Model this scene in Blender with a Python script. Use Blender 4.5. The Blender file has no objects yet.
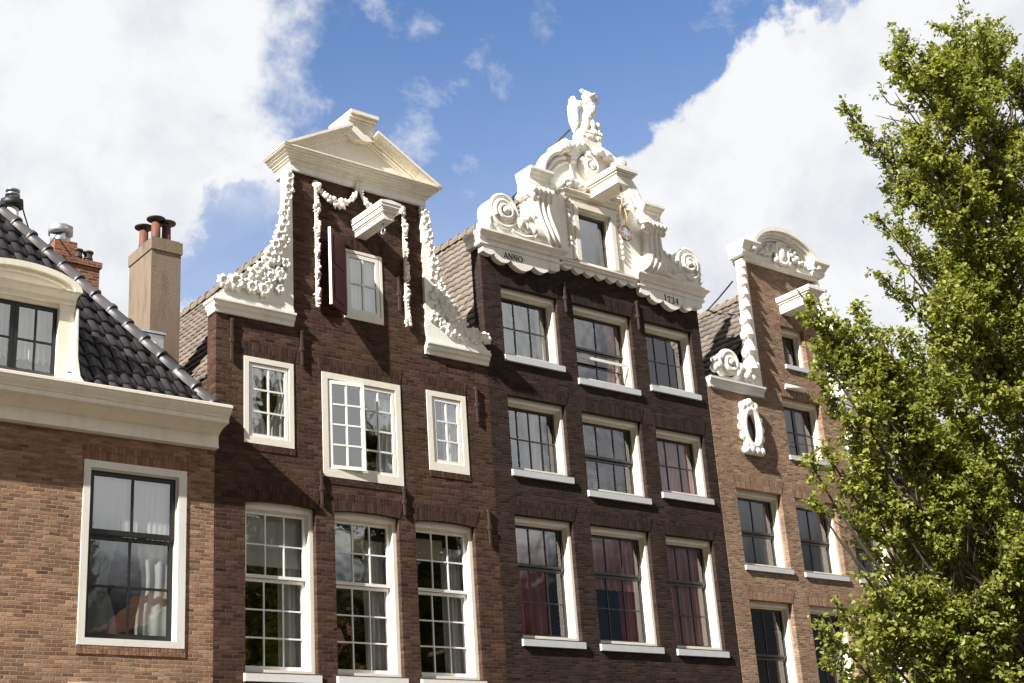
import bpy, bmesh, math, random
import numpy as np
from mathutils import Vector, Matrix, noise as mnoise
random.seed(7)
scene = bpy.context.scene
COL = scene.collection
PI = math.pi

# ------------------------------------------------------------------ materials
def newmat(name):
    m = bpy.data.materials.new(name); m.use_nodes = True
    nt = m.node_tree; nt.nodes.clear()
    return m, nt
def N(nt, typ, **kw):
    n = nt.nodes.new(typ)
    for k, v in kw.items():
        if k in n.inputs: n.inputs[k].default_value = v
        else: setattr(n, k, v)
    return n
def L(nt, a, b): nt.links.new(a, b)
def out(nt, sh):
    o = N(nt, 'ShaderNodeOutputMaterial'); L(nt, sh, o.inputs[0])
def math_(nt, op, a, b=None, clamp=False):
    n = N(nt, 'ShaderNodeMath', operation=op, use_clamp=clamp)
    for i, v in enumerate((a, b)):
        if v is None: continue
        if isinstance(v, (int, float)): n.inputs[i].default_value = v
        else: L(nt, v, n.inputs[i])
    return n.outputs[0]
def ramp(nt, fac, stops):
    r = N(nt, 'ShaderNodeValToRGB')
    e = r.color_ramp.elements
    while len(e) < len(stops): e.new(0.5)
    for el, (p, c) in zip(e, stops):
        el.position = p; el.color = (c, c, c, 1) if isinstance(c, (int, float)) else (*c, 1)
    L(nt, fac, r.inputs[0]); return r.outputs[0]
def noise(nt, vec, scale, detail=3, rough=0.55):
    n = N(nt, 'ShaderNodeTexNoise'); n.inputs['Scale'].default_value = scale
    n.inputs['Detail'].default_value = detail; n.inputs['Roughness'].default_value = rough
    if vec is not None: L(nt, vec, n.inputs['Vector'])
    return n.outputs['Fac']
def mix(nt, fac, a, b, mode='MIX'):
    n = N(nt, 'ShaderNodeMix', data_type='RGBA', blend_type=mode)
    if isinstance(fac, (int, float)): n.inputs[0].default_value = fac
    else: L(nt, fac, n.inputs[0])
    for i, v in ((6, a), (7, b)):
        if isinstance(v, tuple): n.inputs[i].default_value = (*v, 1) if len(v) == 3 else v
        else: L(nt, v, n.inputs[i])
    return n.outputs[2]

def brick(name, c1, c2, mortar, soldier=False, var=0.35, relief=1.0, row=0.064, width=0.205, joint=0.0045, burnt=(0.05, 0.032, 0.026), burntf=0.32):
    """single bricks with their own tone, depth and tilt, and ragged recessed joints"""
    m, nt = newmat(name)
    g = N(nt, 'ShaderNodeNewGeometry'); P = g.outputs['Position']
    s = N(nt, 'ShaderNodeSeparateXYZ'); L(nt, P, s.inputs[0])
    A = lambda a, b: math_(nt, 'ADD', a, b)
    S = lambda a, b: math_(nt, 'SUBTRACT', a, b)
    X = lambda a, b: math_(nt, 'MULTIPLY', a, b)
    wob = A(X(S(noise(nt, P, 0.9, 2), 0.5), 0.05), X(S(noise(nt, P, 6.0, 3), 0.5), 0.022))
    u = A(A(s.outputs[0], s.outputs[1]), X(S(noise(nt, P, 7.0, 2), 0.5), 0.03)); z = A(s.outputs[2], wob)
    if soldier: u, z, width = z, u, 0.30
    zr = math_(nt, 'DIVIDE', z, row); ri = math_(nt, 'FLOOR', zr); fz = S(zr, ri)
    rr = N(nt, 'ShaderNodeTexWhiteNoise', noise_dimensions='1D'); L(nt, ri, rr.inputs['W'])
    sh = 0.0 if soldier else A(X(math_(nt, 'MODULO', ri, 2.0), 0.5), X(rr.outputs['Value'], 0.18))
    ur = A(math_(nt, 'DIVIDE', u, width), sh); ci = math_(nt, 'FLOOR', ur); fx = S(ur, ci)
    cc = N(nt, 'ShaderNodeCombineXYZ'); L(nt, ci, cc.inputs[0]); L(nt, ri, cc.inputs[1])
    wn = N(nt, 'ShaderNodeTexWhiteNoise', noise_dimensions='3D'); L(nt, cc.outputs[0], wn.inputs['Vector'])
    rs = N(nt, 'ShaderNodeSeparateColor'); L(nt, wn.outputs['Color'], rs.inputs[0]); r1, r2, r3 = rs.outputs[0], rs.outputs[1], rs.outputs[2]
    fine = noise(nt, P, 48, 4, 0.7); med = noise(nt, P, 14, 3, 0.6)
    ex = X(math_(nt, 'MINIMUM', fx, S(1.0, fx)), width); ez = X(math_(nt, 'MINIMUM', fz, S(1.0, fz)), row)
    e = A(math_(nt, 'MINIMUM', ex, ez), X(S(fine, 0.5), 0.009))
    e = A(e, X(S(med, 0.5), 0.006))
    mr = N(nt, 'ShaderNodeMapRange', interpolation_type='SMOOTHSTEP'); mr.inputs['From Min'].default_value = joint-0.003; mr.inputs['From Max'].default_value = joint+0.004; L(nt, e, mr.inputs['Value'])
    mask = mr.outputs[0]
    c = mix(nt, r1, c2, c1)
    c = mix(nt, X(math_(nt, 'GREATER_THAN', r3, 0.86), burntf), c, burnt)
    c = mix(nt, mask, mortar, c)
    big = noise(nt, P, 0.5, 5, 0.6)
    mp = N(nt, 'ShaderNodeMapping'); mp.inputs['Scale'].default_value = (1.7, 1.7, 0.22); L(nt, P, mp.inputs[0])
    streak = noise(nt, mp.outputs[0], 1.2, 5, 0.65)
    shade = A(A(X(big, var*1.7), X(streak, var*1.1)), 1-var*1.4)
    shade = X(shade, A(X(r2, 0.38), 0.81)); shade = X(shade, A(X(fine, 0.9), 0.55))
    mm = N(nt, 'ShaderNodeMix', data_type='RGBA', blend_type='MULTIPLY'); mm.inputs[0].default_value = 1; L(nt, c, mm.inputs[6])
    c3 = N(nt, 'ShaderNodeCombineXYZ')
    for i in range(3): L(nt, shade, c3.inputs[i])
    L(nt, c3.outputs[0], mm.inputs[7])
    # pale lime bloom in patches
    bl = X(ramp(nt, noise(nt, P, 1.1, 6, 0.7), [(0.56, 0.0), (0.76, 1.0)]), 0.22)
    col = mix(nt, bl, mm.outputs[2], mortar)
    h = A(X(mask, 0.011), X(X(r2, mask), 0.007))
    h = A(h, X(X(S(fx, 0.5), S(r1, 0.5)), 0.014)); h = A(h, X(X(S(fz, 0.5), S(r3, 0.5)), 0.010))
    h = A(h, A(X(fine, 0.010), X(med, 0.012)))
    b = N(nt, 'ShaderNodeBump'); b.inputs['Strength'].default_value = 1.0; b.inputs['Distance'].default_value = relief; L(nt, h, b.inputs['Height'])
    p = N(nt, 'ShaderNodeBsdfPrincipled'); p.inputs['Roughness'].default_value = 0.85; p.inputs['Specular IOR Level'].default_value = 0.12
    L(nt, col, p.inputs['Base Color']); L(nt, b.outputs[0], p.inputs['Normal'])
    out(nt, p.outputs[0]); return m

def paint(name, col, dirt_and_crease=(0.42, 0.36, 0.28), amount=0.45, rough=0.5, pointy=False, bump=0.004, scale=3.0):
    m, nt = newmat(name)
    g = N(nt, 'ShaderNodeNewGeometry')
    mp = N(nt, 'ShaderNodeMapping'); mp.inputs['Scale'].default_value = (1.5, 1.5, 0.35); L(nt, g.outputs['Position'], mp.inputs[0])
    st = noise(nt, mp.outputs[0], scale, 6, 0.65)
    f = ramp(nt, st, [(0.48, 0.0), (0.78, 1.0)])
    f = math_(nt, 'MULTIPLY', f, amount)
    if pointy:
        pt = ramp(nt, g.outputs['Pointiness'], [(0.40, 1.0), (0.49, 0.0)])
        f = math_(nt, 'MAXIMUM', f, math_(nt, 'MULTIPLY', pt, 0.35))  # creases of the mesh mixed darker, besides the noise-driven dirt
    c = mix(nt, f, col, dirt_and_crease)
    fine = noise(nt, g.outputs['Position'], 30, 4, 0.6)
    b = N(nt, 'ShaderNodeBump'); b.inputs['Strength'].default_value = 0.6; b.inputs['Distance'].default_value = bump; L(nt, fine, b.inputs['Height'])
    p = N(nt, 'ShaderNodeBsdfPrincipled'); p.inputs['Roughness'].default_value = rough
    L(nt, c, p.inputs['Base Color']); L(nt, b.outputs[0], p.inputs['Normal'])
    out(nt, p.outputs[0]); return m

def plain(name, col, rough=0.6, var=0.3, scale=6.0, metallic=0.0, bump=0.003):
    m, nt = newmat(name)
    g = N(nt, 'ShaderNodeNewGeometry')
    st = noise(nt, g.outputs['Position'], scale, 5, 0.6)
    c = mix(nt, st, tuple(x * (1 - var) for x in col), tuple(min(1, x * (1 + var)) for x in col))
    b = N(nt, 'ShaderNodeBump'); b.inputs['Strength'].default_value = 0.5; b.inputs['Distance'].default_value = bump
    L(nt, noise(nt, g.outputs['Position'], scale * 6, 4), b.inputs['Height'])
    p = N(nt, 'ShaderNodeBsdfPrincipled'); p.inputs['Roughness'].default_value = rough; p.inputs['Metallic'].default_value = metallic
    L(nt, c, p.inputs['Base Color']); L(nt, b.outputs[0], p.inputs['Normal'])
    out(nt, p.outputs[0]); return m

def tile(name, c1, c2, rough, moss=(0.2, 0.17, 0.1), mossf=0.3):
    m, nt = newmat(name)
    g = N(nt, 'ShaderNodeNewGeometry')
    c = mix(nt, g.outputs['Random Per Island'], c1, c2)
    st = noise(nt, g.outputs['Position'], 2.5, 6, 0.65)
    f = math_(nt, 'MULTIPLY', ramp(nt, st, [(0.45, 0.0), (0.75, 1.0)]), mossf)
    c = mix(nt, f, c, moss)
    b = N(nt, 'ShaderNodeBump'); b.inputs['Strength'].default_value = 0.5; b.inputs['Distance'].default_value = 0.004
    L(nt, noise(nt, g.outputs['Position'], 25, 4), b.inputs['Height'])
    p = N(nt, 'ShaderNodeBsdfPrincipled'); p.inputs['Roughness'].default_value = rough
    L(nt, c, p.inputs['Base Color']); L(nt, b.outputs[0], p.inputs['Normal'])
    out(nt, p.outputs[0]); return m

def glass(name, tint=(0.82, 0.84, 0.84), wav=0.0006):
    m, nt = newmat(name)
    g = N(nt, 'ShaderNodeNewGeometry')
    b = N(nt, 'ShaderNodeBump'); b.inputs['Strength'].default_value = 1.0; b.inputs['Distance'].default_value = 1.0
    n1 = noise(nt, g.outputs['Position'], 3.0, 1)
    r = N(nt, 'ShaderNodeMath', operation='MULTIPLY'); r.inputs[1].default_value = wav * 8; L(nt, n1, r.inputs[0]); L(nt, r.outputs[0], b.inputs['Height'])
    lw = N(nt, 'ShaderNodeFresnel'); lw.inputs['IOR'].default_value = 1.55; L(nt, g.outputs['Normal'], lw.inputs['Normal'])
    fr = math_(nt, 'MINIMUM', math_(nt, 'MULTIPLY', lw.outputs[0], 2.0, True), 0.32)
    tr = N(nt, 'ShaderNodeBsdfTransparent'); tr.inputs[0].default_value = (*tint, 1)
    gl = N(nt, 'ShaderNodeBsdfGlossy'); gl.inputs['Roughness'].default_value = 0.015; gl.inputs['Color'].default_value = (0.95, 0.95, 0.97, 1)
    L(nt, b.outputs[0], gl.inputs['Normal'])
    ms = N(nt, 'ShaderNodeMixShader'); L(nt, fr, ms.inputs[0]); L(nt, tr.outputs[0], ms.inputs[1]); L(nt, gl.outputs[0], ms.inputs[2])
    out(nt, ms.outputs[0]); return m

def fabric(name, col, trans=0.35):
    m, nt = newmat(name)
    g = N(nt, 'ShaderNodeNewGeometry')
    mp = N(nt, 'ShaderNodeMapping'); mp.inputs['Scale'].default_value = (14, 14, 0.5); L(nt, g.outputs['Position'], mp.inputs[0])
    st = noise(nt, mp.outputs[0], 1.0, 3)
    c = mix(nt, st, tuple(x * 0.72 for x in col), col)
    d = N(nt, 'ShaderNodeBsdfDiffuse'); L(nt, c, d.inputs[0])
    t = N(nt, 'ShaderNodeBsdfTranslucent'); L(nt, c, t.inputs[0])
    ms = N(nt, 'ShaderNodeMixShader'); ms.inputs[0].default_value = trans; L(nt, d.outputs[0], ms.inputs[1]); L(nt, t.outputs[0], ms.inputs[2])
    out(nt, ms.outputs[0]); return m

def leafmat(name, ca, cb, cc):
    m, nt = newmat(name)
    g = N(nt, 'ShaderNodeNewGeometry')
    big = noise(nt, g.outputs['Position'], 0.8, 3)
    c = mix(nt, g.outputs['Random Per Island'], ca, cb)
    c = mix(nt, ramp(nt, big, [(0.45, 0.0), (0.7, 0.8)]), c, cc)
    d = N(nt, 'ShaderNodeBsdfPrincipled'); L(nt, c, d.inputs['Base Color']); d.inputs['Roughness'].default_value = 0.42
    d.inputs['Specular IOR Level'].default_value = 0.45
    t = N(nt, 'ShaderNodeBsdfTranslucent'); t2 = mix(nt, 1.0, c, (1.3, 1.38, 0.55), 'MULTIPLY'); L(nt, t2, t.inputs[0])
    ms = N(nt, 'ShaderNodeMixShader'); ms.inputs[0].default_value = 0.42; L(nt, d.outputs[0], ms.inputs[1]); L(nt, t.outputs[0], ms.inputs[2])
    out(nt, ms.outputs[0]); return m

M = {}
M['brick_orange'] = brick('orange_brown_brick', (0.36, 0.208, 0.126), (0.215, 0.115, 0.070), (0.42, 0.34, 0.26), var=0.35, row=0.058, width=0.185)
M['brick_orange_s'] = brick('orange_brown_brick_soldier', (0.34, 0.175, 0.10), (0.20, 0.10, 0.06), (0.27, 0.20, 0.14), soldier=True)
M['brick_brown'] = brick('dark_brown_brick', (0.098, 0.054, 0.037), (0.050, 0.028, 0.021), (0.125, 0.082, 0.062), burnt=(0.022, 0.014, 0.012))
M['brick_brown_s'] = brick('dark_brown_brick_soldier', (0.085, 0.047, 0.033), (0.045, 0.026, 0.020), (0.065, 0.042, 0.033), soldier=True, burnt=(0.022, 0.014, 0.012))
M['brick_black'] = brick('tarred_black_brown_brick', (0.050, 0.032, 0.026), (0.028, 0.019, 0.017), (0.060, 0.044, 0.037), row=0.056, burnt=(0.014, 0.011, 0.011))
M['brick_black_s'] = brick('tarred_brick_soldier', (0.046, 0.030, 0.025), (0.026, 0.018, 0.016), (0.034, 0.024, 0.021), soldier=True, burnt=(0.014, 0.011, 0.011))
M['brick_tan'] = brick('light_brown_brick', (0.315, 0.200, 0.130), (0.215, 0.135, 0.090), (0.37, 0.295, 0.225), row=0.052, width=0.175, burntf=0.2)
M['brick_tan_s'] = brick('light_brown_brick_soldier', (0.32, 0.195, 0.128), (0.22, 0.13, 0.088), (0.27, 0.205, 0.15), soldier=True, row=0.056, burntf=0.3)
M['brick_red'] = brick('red_chimney_brick', (0.32, 0.120, 0.070), (0.20, 0.075, 0.046), (0.34, 0.27, 0.21), joint=0.006)
M['white'] = paint('weathered_white_paint', (0.84, 0.815, 0.75), amount=0.38)
M['white_frame'] = paint('white_window_paint', (0.78, 0.755, 0.70), amount=0.25)
M['white_sash'] = paint('bright_white_sash_paint', (0.82, 0.81, 0.78), amount=0.15)
M['cream'] = paint('cream_cornice_paint', (0.84, 0.79, 0.68), dirt_and_crease=(0.46, 0.38, 0.26), amount=0.35)
M['cream_frame'] = paint('cream_window_paint', (0.80, 0.76, 0.66), amount=0.22)
M['carved'] = paint('carved_white_stone', (0.86, 0.83, 0.76), dirt_and_crease=(0.45, 0.38, 0.28), amount=0.32, pointy=True)
M['sill'] = plain('blue_grey_stone_sill', (0.50, 0.52, 0.55), rough=0.6, var=0.15)
M['sill_white'] = paint('painted_white_sill', (0.72, 0.72, 0.72), amount=0.2)
M['sash_dark'] = plain('dark_green_black_sash_paint', (0.006, 0.007, 0.0065), rough=0.55, var=0.2)
M['sash_grey'] = plain('dark_grey_brown_sash_paint', (0.035, 0.03, 0.03), rough=0.35, var=0.2)
M['glass'] = glass('window_glass', wav=0.00012)
M['glass_old'] = glass('wavy_old_window_glass', wav=0.00032)
M['net'] = fabric('white_net_curtain', (0.92, 0.94, 0.92))
M['net_grey'] = fabric('grey_net_curtain', (0.35, 0.36, 0.37))
M['curtain_white'] = fabric('white_curtain_cloth', (0.92, 0.91, 0.88))
M['curtain_grey'] = fabric('grey_striped_curtain_cloth', (0.86, 0.84, 0.84))
M['curtain_pink'] = fabric('dusty_pink_curtain_cloth', (0.95, 0.50, 0.50))
M['curtain_red'] = fabric('brick_red_curtain_cloth', (0.62, 0.19, 0.17))
M['blind_cream'] = fabric('cream_roman_blind', (0.75, 0.66, 0.42))
M['blind_slate'] = fabric('slate_blue_roller_blind', (0.24, 0.27, 0.32), trans=0.1)
M['maroon'] = plain('maroon_shutter_paint', (0.085, 0.009, 0.012), rough=0.7, var=0.2)
M['tile_black'] = tile('black_glazed_pantile', (0.018, 0.018, 0.024), (0.060, 0.053, 0.059), 0.45, moss=(0.07, 0.06, 0.055), mossf=0.4)
M['tile_tan'] = tile('weathered_tan_pantile', (0.12, 0.094, 0.078), (0.225, 0.182, 0.148), 0.8, moss=(0.10, 0.08, 0.055), mossf=0.6)
M['tile_brown'] = tile('weathered_brown_pantile', (0.095, 0.078, 0.070), (0.165, 0.135, 0.118), 0.8, mossf=0.3)
M['ridge_mortar'] = plain('lichen_ridge_tile', (0.22, 0.18, 0.13), rough=0.9, var=0.35)
M['slate'] = plain('dark_slate', (0.07, 0.075, 0.085), rough=0.5)
M['plaster'] = paint('stained_chimney_plaster', (0.20, 0.155, 0.110), dirt_and_crease=(0.060, 0.042, 0.030), amount=0.9, rough=0.9, bump=0.01, scale=2.2)
M['terracotta'] = plain('terracotta_pot', (0.15, 0.055, 0.034), rough=0.7)
M['rust_metal'] = plain('rusty_dark_metal', (0.055, 0.035, 0.028), rough=0.6, var=0.5)
M['zinc'] = plain('zinc_sheet', (0.45, 0.47, 0.50), rough=0.4, metallic=0.7)
M['iron'] = plain('painted_wall_iron', (0.045, 0.026, 0.02), rough=0.6, var=0.4)
M['black_iron'] = plain('black_iron', (0.02, 0.02, 0.022), rough=0.5)
M['lettering'] = plain('black_lettering', (0.03, 0.03, 0.03), rough=0.6)
M['rope'] = plain('hemp_rope', (0.45, 0.33, 0.19), rough=0.9)
M['wood'] = plain('bare_wood', (0.22, 0.10, 0.055), rough=0.7)
M['dark_room'] = plain('dim_room_wall', (0.12, 0.11, 0.10), rough=0.9)
M['leaf'] = leafmat('elm_leaf', (0.085, 0.112, 0.022), (0.40, 0.40, 0.092), (0.24, 0.26, 0.050))
M['bark'] = plain('grey_brown_bark', (0.085, 0.068, 0.052), rough=0.9, var=0.4)
M['street'] = plain('brick_street', (0.125, 0.105, 0.08), rough=0.9, scale=2)

# ------------------------------------------------------------------ mesh builder
class MB:
    def __init__(s): s.v = []; s.f = []; s.m = []; s.mi = 0; s.sm = []; s.smooth = False
    def add(s, vs, fs):
        o = len(s.v); s.v += [tuple(map(float, v)) for v in vs]
        for f in fs: s.f.append(tuple(i + o for i in f)); s.m.append(s.mi); s.sm.append(s.smooth)
    def box(s, x0, x1, y0, y1, z0, z1):
        s.add([(x0,y0,z0),(x1,y0,z0),(x1,y1,z0),(x0,y1,z0),(x0,y0,z1),(x1,y0,z1),(x1,y1,z1),(x0,y1,z1)],
              [(0,3,2,1),(4,5,6,7),(0,1,5,4),(1,2,6,5),(2,3,7,6),(3,0,4,7)])
    def prism(s, poly, y0, y1):            # polygon in x,z extruded along y
        n = len(poly)
        a = sum(poly[i][0]*poly[(i+1)%n][1]-poly[(i+1)%n][0]*poly[i][1] for i in range(n))
        if a < 0: poly = poly[::-1]
        vs = [(x,y0,z) for x,z in poly] + [(x,y1,z) for x,z in poly]
        s.add(vs, [tuple(range(n)), tuple(range(2*n-1,n-1,-1))] + [(i,i+n,(i+1)%n+n,(i+1)%n) for i in range(n)])
    def xprism(s, prof, x0, x1):           # profile in y,z extruded along x
        n = len(prof)
        a = sum(prof[i][0]*prof[(i+1)%n][1]-prof[(i+1)%n][0]*prof[i][1] for i in range(n))
        if a < 0: prof = prof[::-1]
        vs = [(x0,y,z) for y,z in prof] + [(x1,y,z) for y,z in prof]
        s.add(vs, [tuple(range(n-1,-1,-1)), tuple(range(n,2*n))] + [(i,(i+1)%n,(i+1)%n+n,i+n) for i in range(n)])
    def tube(s, pts, radii, n=8, cap=True):
        pts = [Vector(p) for p in pts]
        if isinstance(radii, (int,float)): radii = [radii]*len(pts)
        rings = []; prev = None
        for i, p in enumerate(pts):
            t = (pts[min(i+1,len(pts)-1)] - pts[max(i-1,0)]).normalized()
            if prev is None:
                ref = Vector((0,0,1)) if abs(t.z) < 0.9 else Vector((1,0,0))
                a = t.cross(ref).normalized()
            else: a = (prev - t*prev.dot(t)).normalized()
            prev = a; b = t.cross(a)
            rings.append([p + (a*math.cos(2*PI*k/n) + b*math.sin(2*PI*k/n))*radii[i] for k in range(n)])
        vs = [v for r in rings for v in r]; fs = []
        for i in range(len(pts)-1):
            for k in range(n): fs.append((i*n+k, i*n+(k+1)%n, (i+1)*n+(k+1)%n, (i+1)*n+k))
        if cap: fs.append(tuple(range(n-1,-1,-1))); fs.append(tuple((len(pts)-1)*n+k for k in range(n)))
        sm = s.smooth; s.smooth = True; s.add(vs, fs); s.smooth = sm
    def ball(s, c, r, rot=None, nu=10, nv=7):
        if isinstance(r, (int,float)): r = (r,r,r)
        R = Matrix.Rotation(rot[1], 3, rot[0]) if rot else Matrix.Identity(3)
        vs = []; fs = []
        for j in range(nv+1):
            th = PI*j/nv
            for i in range(nu):
                ph = 2*PI*i/nu
                vs.append(Vector(c) + R @ Vector((r[0]*math.sin(th)*math.cos(ph), r[1]*math.sin(th)*math.sin(ph), r[2]*math.cos(th))))
        for j in range(nv):
            for i in range(nu): fs.append((j*nu+i, (j+1)*nu+i, (j+1)*nu+(i+1)%nu, j*nu+(i+1)%nu))
        sm = s.smooth; s.smooth = True; s.add(vs, fs); s.smooth = sm
    def mould(s, x0, x1, yb, prof, k=1.0, l=True, r=True):   # crown moulding with mitred returns; prof = [(projection, z)...]
        rings = []
        for p, z in prof:
            kl = p*k if l else 0; kr = p*k if r else 0
            rings.append([(x0-kl,yb,z),(x0-kl,-p,z),(x1+kr,-p,z),(x1+kr,yb,z)])
        vs = [v for q in rings for v in q]; fs = []
        for i in range(len(rings)-1):
            for j in range(3): fs.append((i*4+j, i*4+j+1, (i+1)*4+j+1, (i+1)*4+j))
            fs.append((i*4+3, i*4, (i+1)*4, (i+1)*4+3))
        fs.append((3,2,1,0)); o = (len(rings)-1)*4; fs.append((o,o+1,o+2,o+3))
        s.add(vs, fs)
    def grid(s, P, nu, nv):                # P row-major (nv+1)*(nu+1)
        s.add(P, [(j*(nu+1)+i, j*(nu+1)+i+1, (j+1)*(nu+1)+i+1, (j+1)*(nu+1)+i) for j in range(nv) for i in range(nu)])
    def build(s, name, mats, parent=None, origin=None):
        if not isinstance(mats, (list,tuple)): mats = [mats]
        o = origin if origin is not None else (parent_origin(parent) if parent else Vector((0,0,0)))
        me = bpy.data.meshes.new(name)
        me.from_pydata([(v[0]-o[0], v[1]-o[1], v[2]-o[2]) for v in s.v], [], s.f)
        for m in mats: me.materials.append(m)
        me.polygons.foreach_set('material_index', s.m)
        me.polygons.foreach_set('use_smooth', s.sm)
        me.update()
        return link(name, me, parent, None if parent else o)
def parent_origin(p):
    o = Vector((0,0,0))
    while p: o += Vector(p.location); p = p.parent
    return o
def link(name, me, parent=None, loc=None):
    ob = bpy.data.objects.new(name, me); COL.objects.link(ob)
    if parent: ob.parent = parent
    if loc is not None: ob.location = loc
    return ob
def carve(name, mb, mat, parent=None, voxel=0.02, origin=None, smooth=2, factor=0.5):
    """fuse the blobs of a builder into one continuous carved surface"""
    tmp = mb.build(name + '_rough', mat, parent, origin)
    md = tmp.modifiers.new('r', 'REMESH'); md.mode = 'VOXEL'; md.voxel_size = voxel; md.use_smooth_shade = True
    ms = tmp.modifiers.new('s', 'SMOOTH'); ms.iterations = smooth; ms.factor = factor
    dg = bpy.context.evaluated_depsgraph_get(); dg.update()
    me = bpy.data.meshes.new_from_object(tmp.evaluated_get(dg))
    me.name = name
    loc = Vector(tmp.location); old = tmp.data
    bpy.data.objects.remove(tmp); bpy.data.meshes.remove(old)
    me.materials.clear(); me.materials.append(mat)
    me.polygons.foreach_set('use_smooth', [True]*len(me.polygons))
    return link(name, me, parent, None if parent else loc)
def thing(name, label, cat, loc, group=None):
    o = bpy.data.objects.new(name, None); COL.objects.link(o); o.location = loc
    o.empty_display_size = 0.3
    o['label'] = label; o['category'] = cat
    if group: o['group'] = group
    return o
def tag(o, label, cat, group=None):
    o['label'] = label; o['category'] = cat
    if group: o['group'] = group
    return o

# ------------------------------------------------------------------ builders
def wall(parent, rects, holes, mat, y0=0.0, thick=0.3, name='wall', extra=None):
    """flat brick front made of rectangles, with real openings and reveals"""
    xs = sorted({round(v,4) for r in rects+holes for v in (r[0],r[1])}); zs = sorted({round(v,4) for r in rects+holes for v in (r[2],r[3])})
    def solid(i, j):
        if i < 0 or j < 0 or i >= len(xs)-1 or j >= len(zs)-1: return False
        x = (xs[i]+xs[i+1])/2; z = (zs[j]+zs[j+1])/2
        return any(r[0]<x<r[1] and r[2]<z<r[3] for r in rects) and not any(h[0]<x<h[1] and h[2]<z<h[3] for h in holes)
    mb = MB(); y1 = y0+thick
    for i in range(len(xs)-1):
        for j in range(len(zs)-1):
            if not solid(i,j): continue
            a,b,c,d = xs[i],xs[i+1],zs[j],zs[j+1]
            mb.add([(a,y0,c),(b,y0,c),(b,y0,d),(a,y0,d)], [(0,1,2,3)])
            mb.add([(a,y1,c),(b,y1,c),(b,y1,d),(a,y1,d)], [(3,2,1,0)])
            if not solid(i-1,j): mb.add([(a,y0,c),(a,y0,d),(a,y1,d),(a,y1,c)], [(0,1,2,3)])
            if not solid(i+1,j): mb.add([(b,y0,c),(b,y1,c),(b,y1,d),(b,y0,d)], [(0,1,2,3)])
            if not solid(i,j-1): mb.add([(a,y0,c),(a,y1,c),(b,y1,c),(b,y0,c)], [(0,1,2,3)])
            if not solid(i,j+1): mb.add([(a,y0,d),(b,y0,d),(b,y1,d),(a,y1,d)], [(0,1,2,3)])
    if extra: extra(mb)
    return mb.build(name, mat, parent)

def shell(x0, x1, ye, yb, ze, zr, xr=None):
    """party walls, back wall and rear gable behind the front"""
    def f(mb):
        mb.add([(x0,ye,0),(x0,yb,0),(x0,yb,ze),(x0,ye,ze)], [(0,3,2,1)])
        mb.add([(x1,ye,0),(x1,yb,0),(x1,yb,ze),(x1,ye,ze)], [(0,1,2,3)])
        xm = xr if xr is not None else (x0+x1)/2
        mb.add([(x0,yb,0),(x1,yb,0),(x1,yb,ze),(xm,yb,zr),(x0,yb,ze)], [(4,3,2,1,0)])
    return f

def bars(mb, x0, x1, z0, z1, y, cols, rows, stile=0.05, bar=0.024, depth=0.045, bot=None, top=None):
    b = bot or stile; t = top or stile
    mb.box(x0, x0+stile, y, y+depth, z0, z1); mb.box(x1-stile, x1, y, y+depth, z0, z1)
    mb.box(x0+stile, x1-stile, y, y+depth, z0, z0+b); mb.box(x0+stile, x1-stile, y, y+depth, z1-t, z1)
    X0,X1,Z0,Z1 = x0+stile,x1-stile,z0+b,z1-t
    for i in range(1, cols):
        x = X0+(X1-X0)*i/cols; mb.box(x-bar/2, x+bar/2, y+0.006, y+depth-0.006, Z0, Z1)
    for j in range(1, rows):
        z = Z0+(Z1-Z0)*j/rows
        xs = [X0]+[X0+(X1-X0)*i/cols for i in range(1,cols)]+[X1]
        for i in range(cols):
            a = xs[i]+(bar/2 if i else 0); c = xs[i+1]-(bar/2 if i < cols-1 else 0)
            mb.box(a, c, y+0.006, y+depth-0.006, z-bar/2, z+bar/2)

def curtain(win, x0, x1, z0, z1, y, mat, amp=0.03, wl=0.13, taper=0.0, side=0, name='curtain'):
    mb = MB(); mb.smooth = True; nu = max(8, int((x1-x0)/wl*8)); nv = 8; P = []
    ph = random.random()*6
    for j in range(nv+1):
        t = j/nv; pinch = 1-taper*math.sin(PI*min(1,(1-t)*1.15))**2 if taper else 1
        for i in range(nu+1):
            s = i/nu
            x = x0+(x1-x0)*s*pinch if side <= 0 else x1-(x1-x0)*(1-s)*pinch
            P.append((x, y+amp*math.sin(2*PI*s*(x1-x0)/wl+ph+0.6*math.sin(3*t+ph))+amp*0.5*math.sin(5.3*s*(x1-x0)/wl+t), z0+(z1-z0)*t))
    mb.grid(P, nu, nv); return mb.build(name, mat, win)

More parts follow.
